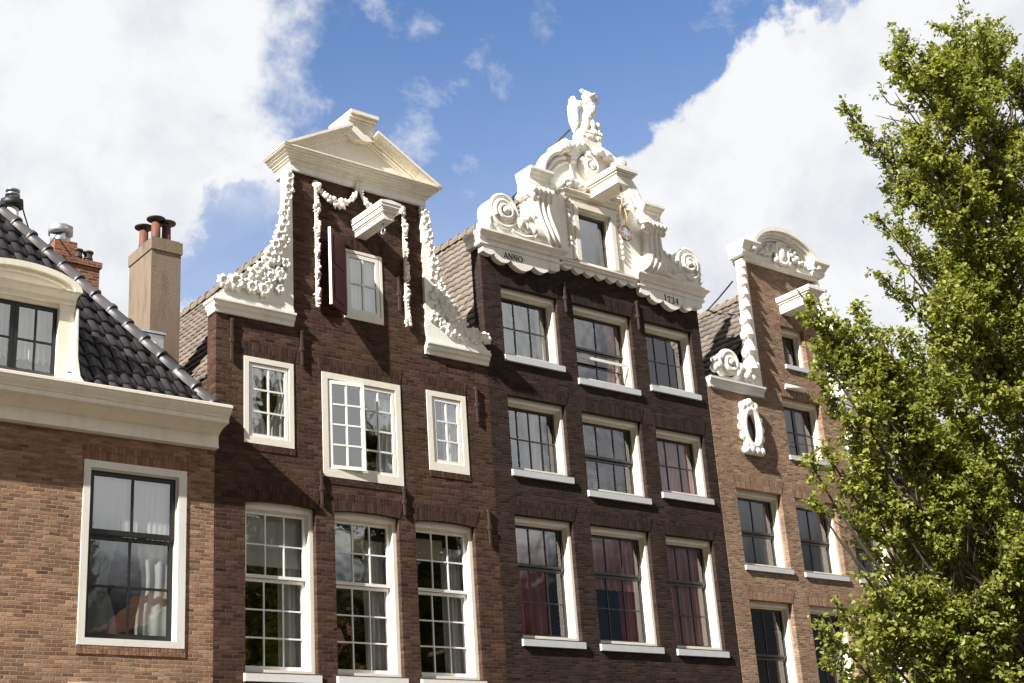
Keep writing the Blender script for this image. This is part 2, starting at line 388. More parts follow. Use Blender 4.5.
def window(house, x0, x1, z0, z1, d=0.12, rec=0.055, fw=(0.09,0.09,0.10,0.06), fm='cream_frame', sm='sash_dark', sashes=None, sill=None, gl='glass', fdepth=0.16, mid=None, ny=None):
    """frame in the wall opening, with sashes, glass and a sill as its parts; returns frame and the clear opening"""
    l,r,t,b = fw; y0 = d; y1 = d+fdepth; e = 0.004
    mb = MB()
    mb.box(x0-e, x0+l, y0, y1, z0-e, z1+e); mb.box(x1-r, x1+e, y0, y1, z0-e, z1+e)
    mb.box(x0+l, x1-r, y0, y1, z1-t, z1+e); mb.box(x0+l, x1-r, y0, y1, z0-e, z0+b)
    # a bead around the inside of the frame
    bd = 0.018
    mb.box(x0+l, x0+l+bd, y0+rec-0.005, y1-0.002, z0+b, z1-t); mb.box(x1-r-bd, x1-r, y0+rec-0.005, y1-0.002, z0+b, z1-t)
    mb.box(x0+l+bd, x1-r-bd, y0+rec-0.005, y1-0.002, z1-t-bd, z1-t)
    win = mb.build('window', M[fm], house)
    X0,X1,Z0,Z1 = x0+l+bd+0.002, x1-r-bd-0.002, z0+b+0.002, z1-t-bd-0.002
    W,H = X1-X0, Z1-Z0
    for q in (sashes or []):
        fx0,fx1,fz0,fz1,cols,rows,yo = q[:7]
        kw = q[7] if len(q) > 7 else {}
        a,bb,c,dd = X0+W*fx0, X0+W*fx1, Z0+H*fz0, Z0+H*fz1
        ang = kw.pop('swing', 0) if kw else 0
        smat = M[kw.pop('mat', sm)] if kw else M[sm]
        kw2 = dict(stile=0.045); kw2.update(kw)
        y = y0+rec+yo
        ms = MB(); bars(ms, a, bb, c, dd, y, cols, rows, **kw2)
        mg = MB(); st = kw2['stile']*0.6
        mg.add([(a+st,y+0.022,c+st),(bb-st,y+0.022,c+st),(bb-st,y+0.022,dd-st),(a+st,y+0.022,dd-st)], [(0,1,2,3)])
        for mbb in (ms, mg):
            if ang:
                hx, hy = (a, y) if ang < 0 else (bb, y)
                ca, sa = math.cos(ang), math.sin(ang)
                mbb.v = [(hx+(x-hx)*ca-(yy-hy)*sa, hy+(x-hx)*sa+(yy-hy)*ca, z) for x,yy,z in mbb.v]
        ms.build('sash', smat, win); mg.build('pane', M[gl], win)
    if sill:
        h, pr, smt = sill
        m2 = MB(); m2.xprism([(-pr,z0-h),(-pr,z0-0.03),(y0+0.05,z0+0.004),(y0+0.05,z0-h)], x0-0.03, x1+0.03)
        m2.build('sill', M[smt], win)
    return win, (X0,X1,Z0,Z1), y0+rec

def lintel(house, x0, x1, z, h, mat, y=-0.007, splay=0.12, name='lintel'):
    mb = MB(); mb.prism([(x0-0.02,z+0.006),(x1+0.02,z+0.006),(x1+splay,z+h),(x0-splay,z+h)], y, 0.05); return mb.build(name, mat, house)

def arched_lintel(house, x0, x1, z, rise, h, mat, depth=0.095, splay=0.14):
    c = (x0+x1)/2; hw = (x1-x0)/2; n = 14
    low_ = [(x0-0.012+(x1-x0+0.024)*i/n, z-rise*((2*i/n-1)**2)) for i in range(n+1)]
    top_ = [(c+(hw+splay)*(1-2*i/n), z+h-rise*0.7*((2*i/n-1)**2)) for i in range(n+1)]
    mb = MB()
    for i in range(n): mb.prism([low_[i], low_[i+1], top_[n-i-1], top_[n-i]], -0.007, depth)
    return mb.build('lintel', mat, house)

def anchor(house, x, z0, z1, y=-0.03):
    mb = MB()
    mb.box(x-0.018, x+0.018, y-0.025, y+0.012, z0, z1)
    mb.box(x-0.03, x+0.03, y-0.035, 0.02, (z0+z1)/2-0.05, (z0+z1)/2+0.03)
    mb.box(x-0.024, x+0.024, y-0.03, 0.01, z1-0.05, z1+0.005)
    return mb.build('wall_anchor', M['iron'], house)

def pantiles(mb, O, U, V, nu, nv, tw, th, amp=0.035, lift=0.035, keep=None, seg=5, jit=0.006):
    O,U,V = Vector(O),Vector(U).normalized(),Vector(V).normalized(); Nn = U.cross(V).normalized()
    rnd = random.Random(3)
    for j in range(nv):
        for i in range(nu):
            if keep and not keep((i+0.5)*tw, (j+0.5)*th): continue
            du = rnd.uniform(-jit,jit); dl = rnd.uniform(0,0.012); lo=[]; hi=[]; lip=[]
            for k in range(seg+1):
                s = k/seg
                h = amp*(0.55*math.sin(2*PI*s-0.5)+0.45*(1-2*s)*0.6)
                lo.append(O+U*((i+s*1.03)*tw+du)+V*(j*th-0.02+dl)+Nn*(h+lift+dl))
                hi.append(O+U*((i+s*1.03)*tw+du)+V*((j+1)*th+0.03)+Nn*(h+0.004))
                lip.append(O+U*((i+s*1.03)*tw+du)+V*(j*th-0.02+dl)+Nn*(h+lift-0.028))
            n = seg+1
            mb.smooth = True
            mb.add(lip+lo+hi, [(k,k+1,n+k+1,n+k) for k in range(seg)]+[(n+k,n+k+1,2*n+k+1,2*n+k) for k in range(seg)])
            mb.smooth = False

def ridge_caps(mb, A, B, r=0.12, step=0.36, up=(0,0,1)):
    A,B = Vector(A),Vector(B); d = B-A; Ln = d.length; d.normalize(); n = int(Ln/step)+1
    side = d.cross(Vector(up)).normalized(); nn = side.cross(d)
    for i in range(n):
        a = A+d*(i*step); b = A+d*((i+1)*step+0.05)
        vs=[]; rnd = random.Random(i); wob = side*rnd.uniform(-0.012,0.012)
        for p,rr,dz in ((a,r*1.16,0.02),(a+d*0.07,r*1.14,0.02),(a+d*0.075,r*1.02,0.012),(b,r*0.96,0.0)):
            for k in range(9):
                t = PI*(k/8*1.3-0.15); vs.append(p+wob+side*(math.cos(t)*rr)+nn*(math.sin(t)*rr+dz))
        fs=[(j*9+k, j*9+k+1, (j+1)*9+k+1, (j+1)*9+k) for j in range(3) for k in range(8)]
        mb.smooth=True; mb.add(vs, fs); mb.smooth=False
        mb.add(vs[:9], [tuple(range(9))])

def rosette(mb, c, r, depth=0.1, petals=6, ph=0.0):
    x,y,z = c
    for k in range(petals):
        a = ph+2*PI*k/petals; ca,sa = math.cos(a),math.sin(a)
        mb.tube([(x+ca*r*0.30,y,z+sa*r*0.30),(x+ca*r*0.62,y-depth*0.55,z+sa*r*0.62),(x+ca*r*1.0,y-depth*0.15,z+sa*r*1.0)], [r*0.16,r*0.36,r*0.25], 8)
    mb.ball((x,y+depth*0.1,z), (r*0.6,depth*0.5,r*0.6), nu=9, nv=6); mb.ball((x,y-depth*0.25,z), (r*0.27,depth*0.45,r*0.27), nu=8, nv=6)

def festoon(mb, pts, r=0.075, seed=1, y=-0.05, step=None):
    rnd = random.Random(seed); pts = [Vector((p[0],y,p[1])) for p in pts]
    step = step or r*0.8
    seglen = [(pts[i+1]-pts[i]).length for i in range(len(pts)-1)]
    tot = sum(seglen); n = max(1,int(tot/step))
    for q in range(n+1):
        dist = tot*q/n; i=0
        while i < len(seglen)-1 and dist > seglen[i]: dist -= seglen[i]; i += 1
        p = pts[i].lerp(pts[i+1], min(1,dist/seglen[i])); tg = (pts[i+1]-pts[i]).normalized(); sd = Vector((tg.z,0,-tg.x))
        swell = 0.75+0.35*math.sin(q*0.9+seed)
        for s_ in (-1,1):      # a pair of pointed leaves
            a = rnd.uniform(0.5,1.1); d = (tg*math.cos(a)+sd*s_*math.sin(a)).normalized(); ln = r*rnd.uniform(1.0,1.6)*swell
            b = p+Vector((0,-0.02-rnd.random()*0.03,0))
            mb.tube([b, b+d*ln*0.5+Vector((0,-0.02,0)), b+d*ln], [r*0.20, r*0.34*swell, r*0.06], 6)
        for k in range(rnd.choice((1,1,2))):   # fruit
            mb.ball(p+sd*rnd.uniform(-.55,.55)*r+Vector((0,-0.045-rnd.random()*0.03,0)), r*rnd.uniform(0.36,0.62)*swell, nu=8, nv=6)
    mb.tube(pts, r*0.35, 7)

def spiral(mb, c, y, r0, r1, turns, tube, start=0.0, sgn=1, n=60):
    pts=[]; rad=[]
    for i in range(n+1):
        t=i/n; a=start+sgn*2*PI*turns*t; r=r0+(r1-r0)*t
        pts.append((c[0]+math.cos(a)*r, y-0.04*t, c[1]+math.sin(a)*r)); rad.append(tube*(1-0.35*t))
    mb.tube(pts, rad, 8); mb.ball((c[0],y-0.03,c[1]), (r1*1.0,tube*1.2,r1*1.0))

def arcpts(cx, cz, rx, rz, a0, a1, n=24):
    return [(cx+rx*math.cos(a0+(a1-a0)*i/n), cz+rz*math.sin(a0+(a1-a0)*i/n)) for i in range(n+1)]

def bez(p0,p1,p2,p3,n=16):
    o=[]
    for i in range(n+1):
        t=i/n; u=1-t
        o.append(tuple(u**3*a+3*u*u*t*b+3*u*t*t*c+t**3*d for a,b,c,d in zip(p0,p1,p2,p3)))
    return o

# ------------------------------------------------------------------ HOUSE 1: brick house with black hipped roof and dormer
h1 = thing('canal_house', 'orange-brown brick house with cream cornice, black tiled roof and arched dormer', 'house', (6.8,0,0), 'canal houses in the row')
HX0, HX1 = 3.4, 10.22
wA = (8.05,9.73,5.17,7.95)
wB = (7.95,9.68,1.2,4.62)
wall(h1, [(HX0,HX1,0,8.9)], [wA,wB], M['brick_orange'], extra=shell(HX0,HX1,0.3,10,8.9,8.9))
win, (X0,X1,Z0,Z1), y = window(h1, *wA, d=-0.02, fw=(0.105,0.13,0.11,0.10), fm='white_frame', sm='sash_dark', fdepth=0.22, rec=0.09,
    sashes=[(0,1,0.615,1,2,1,0.0,dict(stile=0.07,bar=0.038,bot=0.08)),(0,1,0,0.61,2,2,0.045,dict(stile=0.07,bar=0.036,bot=0.095,top=0.055))])
curtain(win, X0, X1, Z0+0.61*(Z1-Z0), Z1, y+0.075, M['net'], amp=0.003, wl=0.09, name='blind')
curtain(win, X0+0.85, X1, Z0, Z0+0.62*(Z1-Z0), y+0.13, M['net'], amp=0.012, wl=0.22, taper=0.18, side=1)
curtain(win, X0, X0+0.55, Z0, Z0+0.62*(Z1-Z0), y+0.14, M['net_grey'], amp=0.012, wl=0.25, taper=0.3)
lintel(h1, wA[0], wA[1], wA[3], 0.24, M['brick_orange_s'], splay=0.04)
mb = MB(); mb.box(wA[0]-0.02, wA[1]+0.02, -0.015, 0.05, wA[2]-0.13, wA[2]-0.006); mb.build('brick_sill_course', M['brick_orange_s'], h1)
win, (X0,X1,Z0,Z1), y = window(h1, *wB, d=-0.02, fw=(0.13,0.15,0.13,0.10), fm='white_frame', sm='sash_dark', fdepth=0.22, sashes=[(0,1,0,1,2,3,0.075)])
mb = MB()
mb.mould(HX0, HX1, 0.25, [(0.10,8.37),(0.135,8.375),(0.135,8.405),(0.12,8.41),(0.12,8.585),(0.15,8.60),(0.18,8.63),(0.24,8.665),(0.32,8.69),(0.425,8.705),(0.44,8.71),(0.44,8.785),(0.46,8.79),(0.465,8.81),(0.50,8.845),(0.53,8.89),(0.54,8.925),(0.56,8.93),(0.56,8.972),(0.50,9.00)], k=0.06)
mb.build('cornice', M['cream'], h1)
# hipped roof: front and right slope of black glazed pantiles, slope 55 degrees
SL = 1.455; ang = math.atan(SL); eZ = 9.02
roof = MB()
Ls = 5.0/math.cos(ang)
def keep_front(u, v):
    yy = v*math.cos(ang)-0.15; x = HX0+u
    dorm = (5.97 < x < 7.80 and yy < 0.9) or (7.7 < x < 8.02 and yy < 0.12)
    return x < 10.12-yy and x > HX0+yy*0.0 and not dorm
pantiles(roof, (HX0,-0.12,eZ-0.02), (1,0,0), (0,math.cos(ang),math.sin(ang)), 29, 27, 0.238, 0.335, keep=keep_front, amp=0.045, lift=0.045)
pantiles(roof, (HX1-0.02,10,eZ-0.02), (0,-1,0), (-math.cos(ang),0,math.sin(ang)), 42, 24, 0.238, 0.335, keep=lambda u,v: 10-u > v*math.cos(ang)-0.1, amp=0.04)
rf = roof.build('roof', M['tile_black'], h1)
mb = MB()   # boarding under the tiles
mb.add([(HX0,-0.1,eZ-0.06),(10.2,-0.1,eZ-0.06),(5.2,5,eZ-0.06+5.1*SL),(HX0,5,eZ-0.06+5.1*SL),(10.2,10,eZ-0.06),(5.2,5.4,eZ-0.06+5.1*SL),(HX0,5.4,eZ-0.06+5.1*SL),(HX0,10,eZ-0.06)], [(0,1,2,3),(1,4,5,2),(7,6,5,4),(0,3,6,7),(3,2,5,6)])
mb.build('roof_boarding', M['tile_black'], rf)
mb = MB(); ridge_caps(mb, (10.13,-0.10,eZ+0.07), (5.2,4.93,eZ+0.07+5.03*SL), r=0.11, step=0.43, up=(0.5,-0.4,1))
mb.build('hip_ridge_tile', M['tile_black'], rf)
# dormer
dx0,dx1,dz0,dz1 = 6.0,7.80,9.0,10.42; dc = 6.90
dm = MB()
dm.box(dx0, dx0+0.24, 0.15, 1.6, dz0, dz1); dm.box(dx1-0.24, dx1, 0.15, 1.6, dz0, dz1)
dm.box(dx0+0.24, dx1-0.24, 0.19, 1.6, 10.36, dz1)
dm.box(dx0+0.24, dx1-0.24, 0.17, 0.5, dz0, 9.16)
dm.box(dx0+0.02, dx1-0.02, 0.3, 2.4, dz1+0.002, 10.6)
dm.v=[(a,b-0.14,c) for a,b,c in dm.v]
dormer = dm.build('dormer', M['cream'], h1)
md = MB()
md.mould(dx0, dx1, 0.5, [(-0.15,10.415),(-0.11,10.42),(-0.11,10.49),(-0.07,10.505),(0.01,10.545),(0.025,10.585),(-0.15,10.595)], k=0.0)
outer = arcpts(dc, 10.585, 0.945, 0.34, 0, PI, 28); inner = arcpts(dc, 10.585, 0.83, 0.245, PI, 0, 28)
md.prism(outer+inner, -0.03, 2.2)
o2 = arcpts(dc, 10.585, 0.895, 0.295, 0, PI, 28); i2 = arcpts(dc, 10.585, 0.73, 0.185, PI, 0, 28); md.prism(o2+i2, 0.03, 0.4)
md.prism(arcpts(dc, 10.59, 0.75, 0.20, 0, PI, 28), 0.09, 0.4)
md.v=[(a,b-0.14,c) for a,b,c in md.v]
md.build('dormer_pediment', M['cream'], dormer)
ms = MB()
for a,b in ((6.235,6.90),(6.905,7.565)): bars(ms, a, b, 9.165, 10.355, 0.25, 2, 2, stile=0.06, bar=0.03, bot=0.06)
ms.v=[(a,b-0.14,c) for a,b,c in ms.v]
ms.build('casement', M['sash_dark'], dormer)
mg = MB(); mg.add([(6.23,0.13,9.17),(7.56,0.13,9.17),(7.56,0.13,10.35),(6.23,0.13,10.35)], [(0,1,2,3)]); mg.build('pane', M['glass'], dormer)
curtain(dormer, 6.2, 6.85, 9.0, 10.4, 0.26, M['net'], amp=0.02, wl=0.1); curtain(dormer, 7.0, 7.65, 9.0, 10.4, 0.26, M['net'], amp=0.02, wl=0.1)
mb = MB()
mb.prism([(dx1+0.003,9.0),(dx1+0.26,9.0),(dx1+0.24,9.06),(dx1+0.10,9.25),(dx1+0.05,9.55),(dx1+0.03,10.35),(dx1+0.003,10.35)], -0.07, 0.03)
mb.build('scroll_bracket', M['white'], dormer); mb = MB()
mb.prism([(dx0-0.003,9.0),(dx0-0.26,9.0),(dx0-0.24,9.06),(dx0-0.10,9.25),(dx0-0.05,9.55),(dx0-0.03,10.35),(dx0-0.003,10.35)], -0.07, 0.03)
mb.build('scroll_bracket', M['white'], dormer)
# plastered chimney with three pots
mb = MB(); mb.mi = 0
mb.box(9.68,10.24,1.4,2.32,8.9,12.40); mb.box(9.66,10.26,1.37,2.35,12.40,12.62)
mb.box(9.70,10.22,1.42,2.30,12.622,12.66)
ch = mb.build('chimney', M['plaster'], h1)
for px,py,pz in ((9.77,1.95,12.62),(9.84,1.60,12.655),(10.07,1.66,12.655)):
    mp_ = MB(); mp_.tube([(px,py,pz),(px,py,pz+0.08),(px,py,pz+0.36)], [0.095,0.085,0.08], 14)
    mp_.mi = 1
    for k in range(3):
        a = k*2.1+0.4; mp_.tube([(px+0.05*math.cos(a),py+0.05*math.sin(a),pz+0.34),(px+0.05*math.cos(a),py+0.05*math.sin(a),pz+0.44)], 0.01, 5)
    mp_.tube([(px,py,pz+0.43),(px,py,pz+0.445),(px,py,pz+0.47),(px,py,pz+0.50)], [0.17,0.17,0.10,0.03], 16)
    mp_.build('chimney_pot', [M['terracotta'],M['rust_metal']], ch)
# red brick chimney further back
mb = MB()
mb.box(9.80,10.62,6.0,7.1,8.9,14.00); mb.box(9.76,10.66,5.96,7.14,14.00,14.12)
mb.box(9.74,10.22,6.25,7.05,8.9,14.60)
bc = mb.build('chimney', M['brick_red'], h1)
mb = MB(); mb.tube([(9.98,6.6,14.60),(9.98,6.6,14.86)], 0.22, 4); mb.tube([(9.98,6.6,14.86),(9.98,6.6,14.88),(9.98,6.6,15.02),(9.98,6.6,15.06)], [0.24,0.27,0.27,0.2], 8)
mb.build('metal_cowl', M['zinc'], bc)
for k in range(2):
    mb = MB(); px = 10.26+k*0.22; mb.tube([(px,6.3,14.11),(px,6.3,14.40)], 0.085, 12); mb.tube([(px,6.3,14.42),(px,6.3,14.46)], 0.11, 12); mb.tube([(px,6.3,14.28),(px,6.3,14.31)], 0.10, 12)
    mb.build('flue_pipe', M['rust_metal'], bc)
# roof vent on the ridge and the wire to the chimney
mb = MB(); vx,vy,vz = 7.92,3.6,13.58
mb.tube([(vx,vy,12.6),(vx,vy,vz+0.12)], [0.15,0.12], 14); mb.mi = 1
mb.tube([(vx,vy,vz+0.10),(vx,vy,vz+0.14),(vx,vy,vz+0.26),(vx,vy,vz+0.28)], [0.13,0.22,0.21,0.12], 8)
mb.mi = 2; mb.tube([(vx,vy,vz+0.27),(vx,vy,vz+0.46)], 0.09, 14); mb.tube([(vx,vy,vz+0.36),(vx,vy,vz+0.385)], 0.135, 14); mb.tube([(vx,vy,vz+0.45),(vx,vy,vz+0.47)], 0.13, 14)
vent = mb.build('roof_vent', [M['white'],M['black_iron'],M['zinc']], h1)
mb = MB(); a = Vector((vx+0.2,vy,vz+0.15)); b = Vector((9.78,6.28,14.7))
mb.tube([a.lerp(b,t)-Vector((0,0,1.0*math.sin(PI*t)*0.55)) for t in [i/14 for i in range(15)]], 0.014, 5); mb.build('cable', M['black_iron'], vent)
mb = MB(); mb.box(9.25,9.75,0.98,1.4,10.0,10.62); mb.box(9.22,9.78,0.95,1.42,10.62,10.66); mb.mi = 1; mb.tube([(9.55,0.985,10.38),(9.55,0.93,10.38)], 0.075, 14)
mb.build('flue_box', [M['zinc'],M['cream']], h1)

# ------------------------------------------------------------------ HOUSE 2: dark brown neck gable
h2 = thing('canal_house', 'dark brown brick house with pedimented neck gable and white flower garlands', 'house', (13.1,0,0), 'canal houses in the row')
A0, A1 = 10.225, 15.965; NL, NR, C2 = 11.69, 14.52, 13.1
low = [(10.775,12.09,4.86,7.63),(12.46,13.77,4.86,7.63),(14.12,15.43,4.86,7.63)]
m1,m2,m3 = (10.75,11.69,8.59,10.105),(12.26,13.90,8.19,10.075),(14.49,15.38,8.57,10.09)
gw = (12.76,13.60,11.20,12.56)
wall(h2, [(A0,A1,0,10.86),(NL,NR,10.86,13.95)], low+[m1,m2,m3,gw], M['brick_brown'], extra=shell(A0,A1,0.3,10,9.7,13.8))
for i, w in enumerate(low):
    win, (X0,X1,Z0,Z1), y = window(h2, *w, d=0.10, rec=0.09, fw=(0.05,0.075,0.115,0.06), fm='cream_frame', sm='white_sash', gl='glass_old',
        sashes=[(0,1,0.575,1,3,2,0.0,dict(bot=0.05,stile=0.05)),(0,1,0,0.572,3,3,0.05,dict(bot=0.075,top=0.05,stile=0.05))], sill=(0.15,0.07,'sill_white'))
    if i == 0:
        curtain(win, X0, X1, Z0+0.66*(Z1-Z0), Z1, y+0.14, M['curtain_white'], amp=0.004, wl=0.6, name='blind')
        curtain(win, X0+0.75, X1, Z0, Z1, y+0.2, M['curtain_grey'], amp=0.03, wl=0.11)
        curtain(win, X0, X0+0.10, Z0, Z1, y+0.3, M['curtain_grey'], amp=0.03, wl=0.11)
    else:
        curtain(win, X0, X0+0.75, Z1-0.5, Z1-0.12, y+0.17, M['blind_cream'], amp=0.01, wl=0.5, name='blind')
        curtain(win, X0+0.74, X1+0.05, Z0, Z1-0.25, y+0.2, M['curtain_grey'], amp=0.03, wl=0.11)
    arched_lintel(h2, w[0], w[1], w[3]+0.004, 0.042, 0.29, M['brick_brown_s'])
kw = dict(d=-0.015, fm='cream_frame', sm='white_sash', gl='glass_old', fdepth=0.2)
win,(X0,X1,Z0,Z1),y = window(h2, *m1, fw=(0.085,0.085,0.09,0.12), sashes=[(0,1,0,1,2,3,-0.035,dict(stile=0.055,bar=0.03))], **kw)
curtain(win, X0, X0+0.36, Z0, Z1, y+0.045, M['curtain_white'], amp=0.018, wl=0.12, taper=0.55); curtain(win, X1-0.36, X1, Z0, Z1, y+0.045, M['curtain_white'], amp=0.018, wl=0.12, taper=0.55, side=1)
win,(X0,X1,Z0,Z1),y = window(h2, *m2, fw=(0.11,0.11,0.11,0.15), sashes=[(0,0.5,0,1,2,4,-0.04,dict(stile=0.065,bar=0.03,swing=-0.13)),(0.505,1,0,1,2,4,-0.035,dict(stile=0.055,bar=0.03))], **kw)
curtain(win, X1-0.36, X1, Z0, Z1-0.15, y+0.06, M['curtain_white'], amp=0.02, wl=0.12, taper=0.2, side=1)
win,(X0,X1,Z0,Z1),y = window(h2, *m3, fw=(0.11,0.11,0.10,0.15), sashes=[(0,1,0,1,2,3,-0.035,dict(stile=0.065,bar=0.03))], **kw)
curtain(win, X0+0.28, X1, Z0, Z1, y+0.045, M['curtain_white'], amp=0.018, wl=0.10)
win,(X0,X1,Z0,Z1),y = window(h2, *gw, fw=(0.05,0.05,0.05,0.13), sashes=[(0,1,0,1,2,2,-0.05,dict(stile=0.07,bar=0.035))], **kw)
curtain(win, X0, X1, Z0, Z1, y+0.04, M['curtain_white'], amp=0.008, wl=0.07)
for w in (m1,m2,m3,gw): lintel(h2, w[0], w[1], w[3], 0.27 if w is not gw else 0.24, M['brick_brown_s'], splay=0.06)
for w in (m1,m2,m3): 
    mb = MB(); mb.box(w[0], w[1]+0.03, -0.012, 0.05, w[2]-0.12, w[2]-0.006); mb.build('brick_sill_course', M['brick_brown_s'], h2)
# open maroon shutter, hinged on the left jamb of the gable window
mb = MB(); sw = 0.60
def shb(x0,x1,y0,y1,z0,z1,mi): mb.mi = mi; mb.box(x0,x1,y0,y1,z0,z1)
shb(0,sw,0,0.05,11.22,12.72,0); shb(0.10,sw-0.10,-0.012,0.0,11.36,11.95,0); shb(0.10,sw-0.10,-0.012,0,12.05,12.6,0)
shb(sw,sw+0.012,0.0,0.05,11.22,12.72,1); shb(0.10,sw-0.10,0.05,0.062,11.36,11.95,0); shb(0.10,sw-0.10,0.05,0.062,12.05,12.6,0)
a = -2.57; hx,hy = 12.755,-0.02; mb.v = [(hx+x*math.cos(a)-yy*math.sin(a), hy+x*math.sin(a)+yy*math.cos(a), z) for x,yy,z in mb.v]
mb.build('shutter', [M['maroon'],M['white_frame']], h2)
for x,z0,z1 in ((10.50,9.97,10.72),(11.85,10.10,10.75),(12.20,7.68,8.25),(13.88,7.66,8.16),(15.63,9.62,10.32),(13.95,11.55,12.25),(15.75,7.30,7.95)): anchor(h2, x, z0, z1)
# pediment
CP = 13.15
mb = MB()
mb.mould(CP-1.44, CP+1.44, 0.5, [(0.0,13.86),(0.05,13.87),(0.05,13.985),(0.07,13.99),(0.07,14.02),(0.11,14.035),(0.11,14.06),(0.14,14.065),(0.14,14.09),(0.19,14.115),(0.19,14.135),(0.23,14.15),(0.23,14.175),(0.28,14.19),(0.28,14.21),(0.30,14.215),(0.30,14.24),(0.1,14.26)], k=1.05)
def rake(sg):
    P0 = (CP+sg*1.765,14.235); P1 = (CP+sg*0.30,15.06)
    dxn,dzn = P1[0]-P0[0], P1[1]-P0[1]; l_ = math.hypot(dxn,dzn); nx,nz = -dzn/l_*sg*-1, -abs(dxn)/l_
    nx = -sg*abs(dzn)/l_
    for p,t0,t1 in ((0.31,0.0,0.05),(0.29,0.05,0.065),(0.275,0.065,0.08),(0.255,0.08,0.095),(0.23,0.095,0.11),(0.20,0.11,0.125),(0.165,0.125,0.14),(0.10,0.14,0.195),(0.06,0.195,0.225)):
        q = []
        for (X,Z),t in ((P0,t0),(P1,t0),(P1,t1),(P0,t1)):
            q.append((X+nx*t, Z+nz*t))
        # clip the foot of each layer to the cornice top
        (ax,az),(bx,bz),(cx_,cz_),(dx_,dz_) = q
        zf = 14.245
        if dz_ < zf:
            tt = (zf-dz_)/(cz_-dz_); dx_,dz_ = dx_+(cx_-dx_)*tt, zf
        if az < zf:
            tt = (zf-az)/(bz-az); ax,az = ax+(bx-ax)*tt, zf
        mb.prism([(ax,az),(bx,bz),(cx_,cz_),(dx_,dz_)], -p, 0.5-0.001*t0)
rake(-1); rake(1)
mb.prism([(CP-1.55,14.24),(CP+1.55,14.24),(CP+0.25,14.95),(CP-0.25,14.95)], -0.02, 0.45)
# raised block on the apex
mb.prism([(CP-0.30,14.90),(CP-0.12,14.84),(CP+0.12,14.84),(CP+0.30,14.90),(CP+0.30,15.20),(CP-0.30,15.20)], -0.16, 0.5)
mb.prism([(CP-0.30,15.20),(CP+0.30,15.20),(CP+0.30,15.24),(CP-0.30,15.24)], -0.20, 0.5)
mb.prism([(CP-0.31,15.24),(CP+0.31,15.24),(CP+0.31,15.29),(CP-0.31,15.29)], -0.26, 0.5)
mb.prism([(CP-0.31,15.29),(CP+0.31,15.29),(CP+0.31,15.36),(CP-0.31,15.36)], -0.31, 0.5)
ped = mb.build('pediment', M['cream'], h2)
mb = MB(); mb.box(CP-1.50, CP+1.50, -0.056, 0.45, 13.862, 13.982); mb.build('frieze', M['white'], ped)
# claw pieces with carved flowers
def claw(sg, seed, flat):
    X = lambda v: C2+sg*(v-C2)
    rnd = random.Random(seed)
    edge = [(14.66,13.86),(14.70,13.3),(14.80,12.6),(14.98,12.15),(15.25,11.72),(15.6,11.42),(15.95,11.28),(15.97,11.10)]
    mb = MB(); mb.prism([(X(x),z) for x,z in [(14.523,11.10),(14.523,13.86)]+[(max(14.60,q-0.13),zz-0.03) for q,zz in edge[:-1]]+[(15.95,11.10)]], -0.07, 0.22)
    mb.box(min(X(14.523),X(16.0)), max(X(14.523),X(16.0)), -0.09, 0.24, 11.02, 11.098)
    ob = mb.build('claw_piece', M['white'], h2)
    mm = MB(); xa,xb = sorted((X(14.50),X(15.98)))
    mm.mould(xa, xb, 0.24, [(0.0,10.80),(0.04,10.80),(0.05,10.86),(0.09,10.90),(0.10,10.95),(0.14,10.98),(0.14,11.018),(0.08,11.02)], k=0.8, l=(sg<0), r=False)
    mm.build('ledge', M['white'], ob)
    fl = MB(); dep = 0.06 if flat else 0.10; yf = -0.075 if flat else -0.085
    def ez(z):
        for (x0,z0),(x1,z1) in zip(edge, edge[1:]):
            if z1 <= z <= z0: return x0+(x1-x0)*(z0-z)/(z0-z1)
        return edge[-1][0]
    z = 13.68
    while z > 11.35:
        r = rnd.uniform(0.09,0.13)*(1 if z > 12.6 else 1.15); w = ez(z)
        rosette(fl, (X(w-0.05+rnd.uniform(-.03,.03)), yf, z), r, dep, rnd.choice((5,6)), rnd.random()*3)
        if z < 13.3:
            for q in np.arange(0.19, w-14.62-0.06, 0.19): 
                if q < 0.8: rosette(fl, (X(w-q-rnd.uniform(-.03,.03)), yf+0.01, z+rnd.uniform(-.06,.06)), r*rnd.uniform(.75,1.0), dep, 6, rnd.random()*3)
        z -= r*1.35
    x = 15.9
    while x > 14.9:
        r = rnd.uniform(0.12,0.165); rosette(fl, (X(x), yf, 11.34+rnd.uniform(-.02,.03)), r, dep, 7, rnd.random()*3); x -= r*1.9
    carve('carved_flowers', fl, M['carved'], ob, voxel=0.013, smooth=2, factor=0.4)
claw(-1, 4, False); claw(1, 9, True)
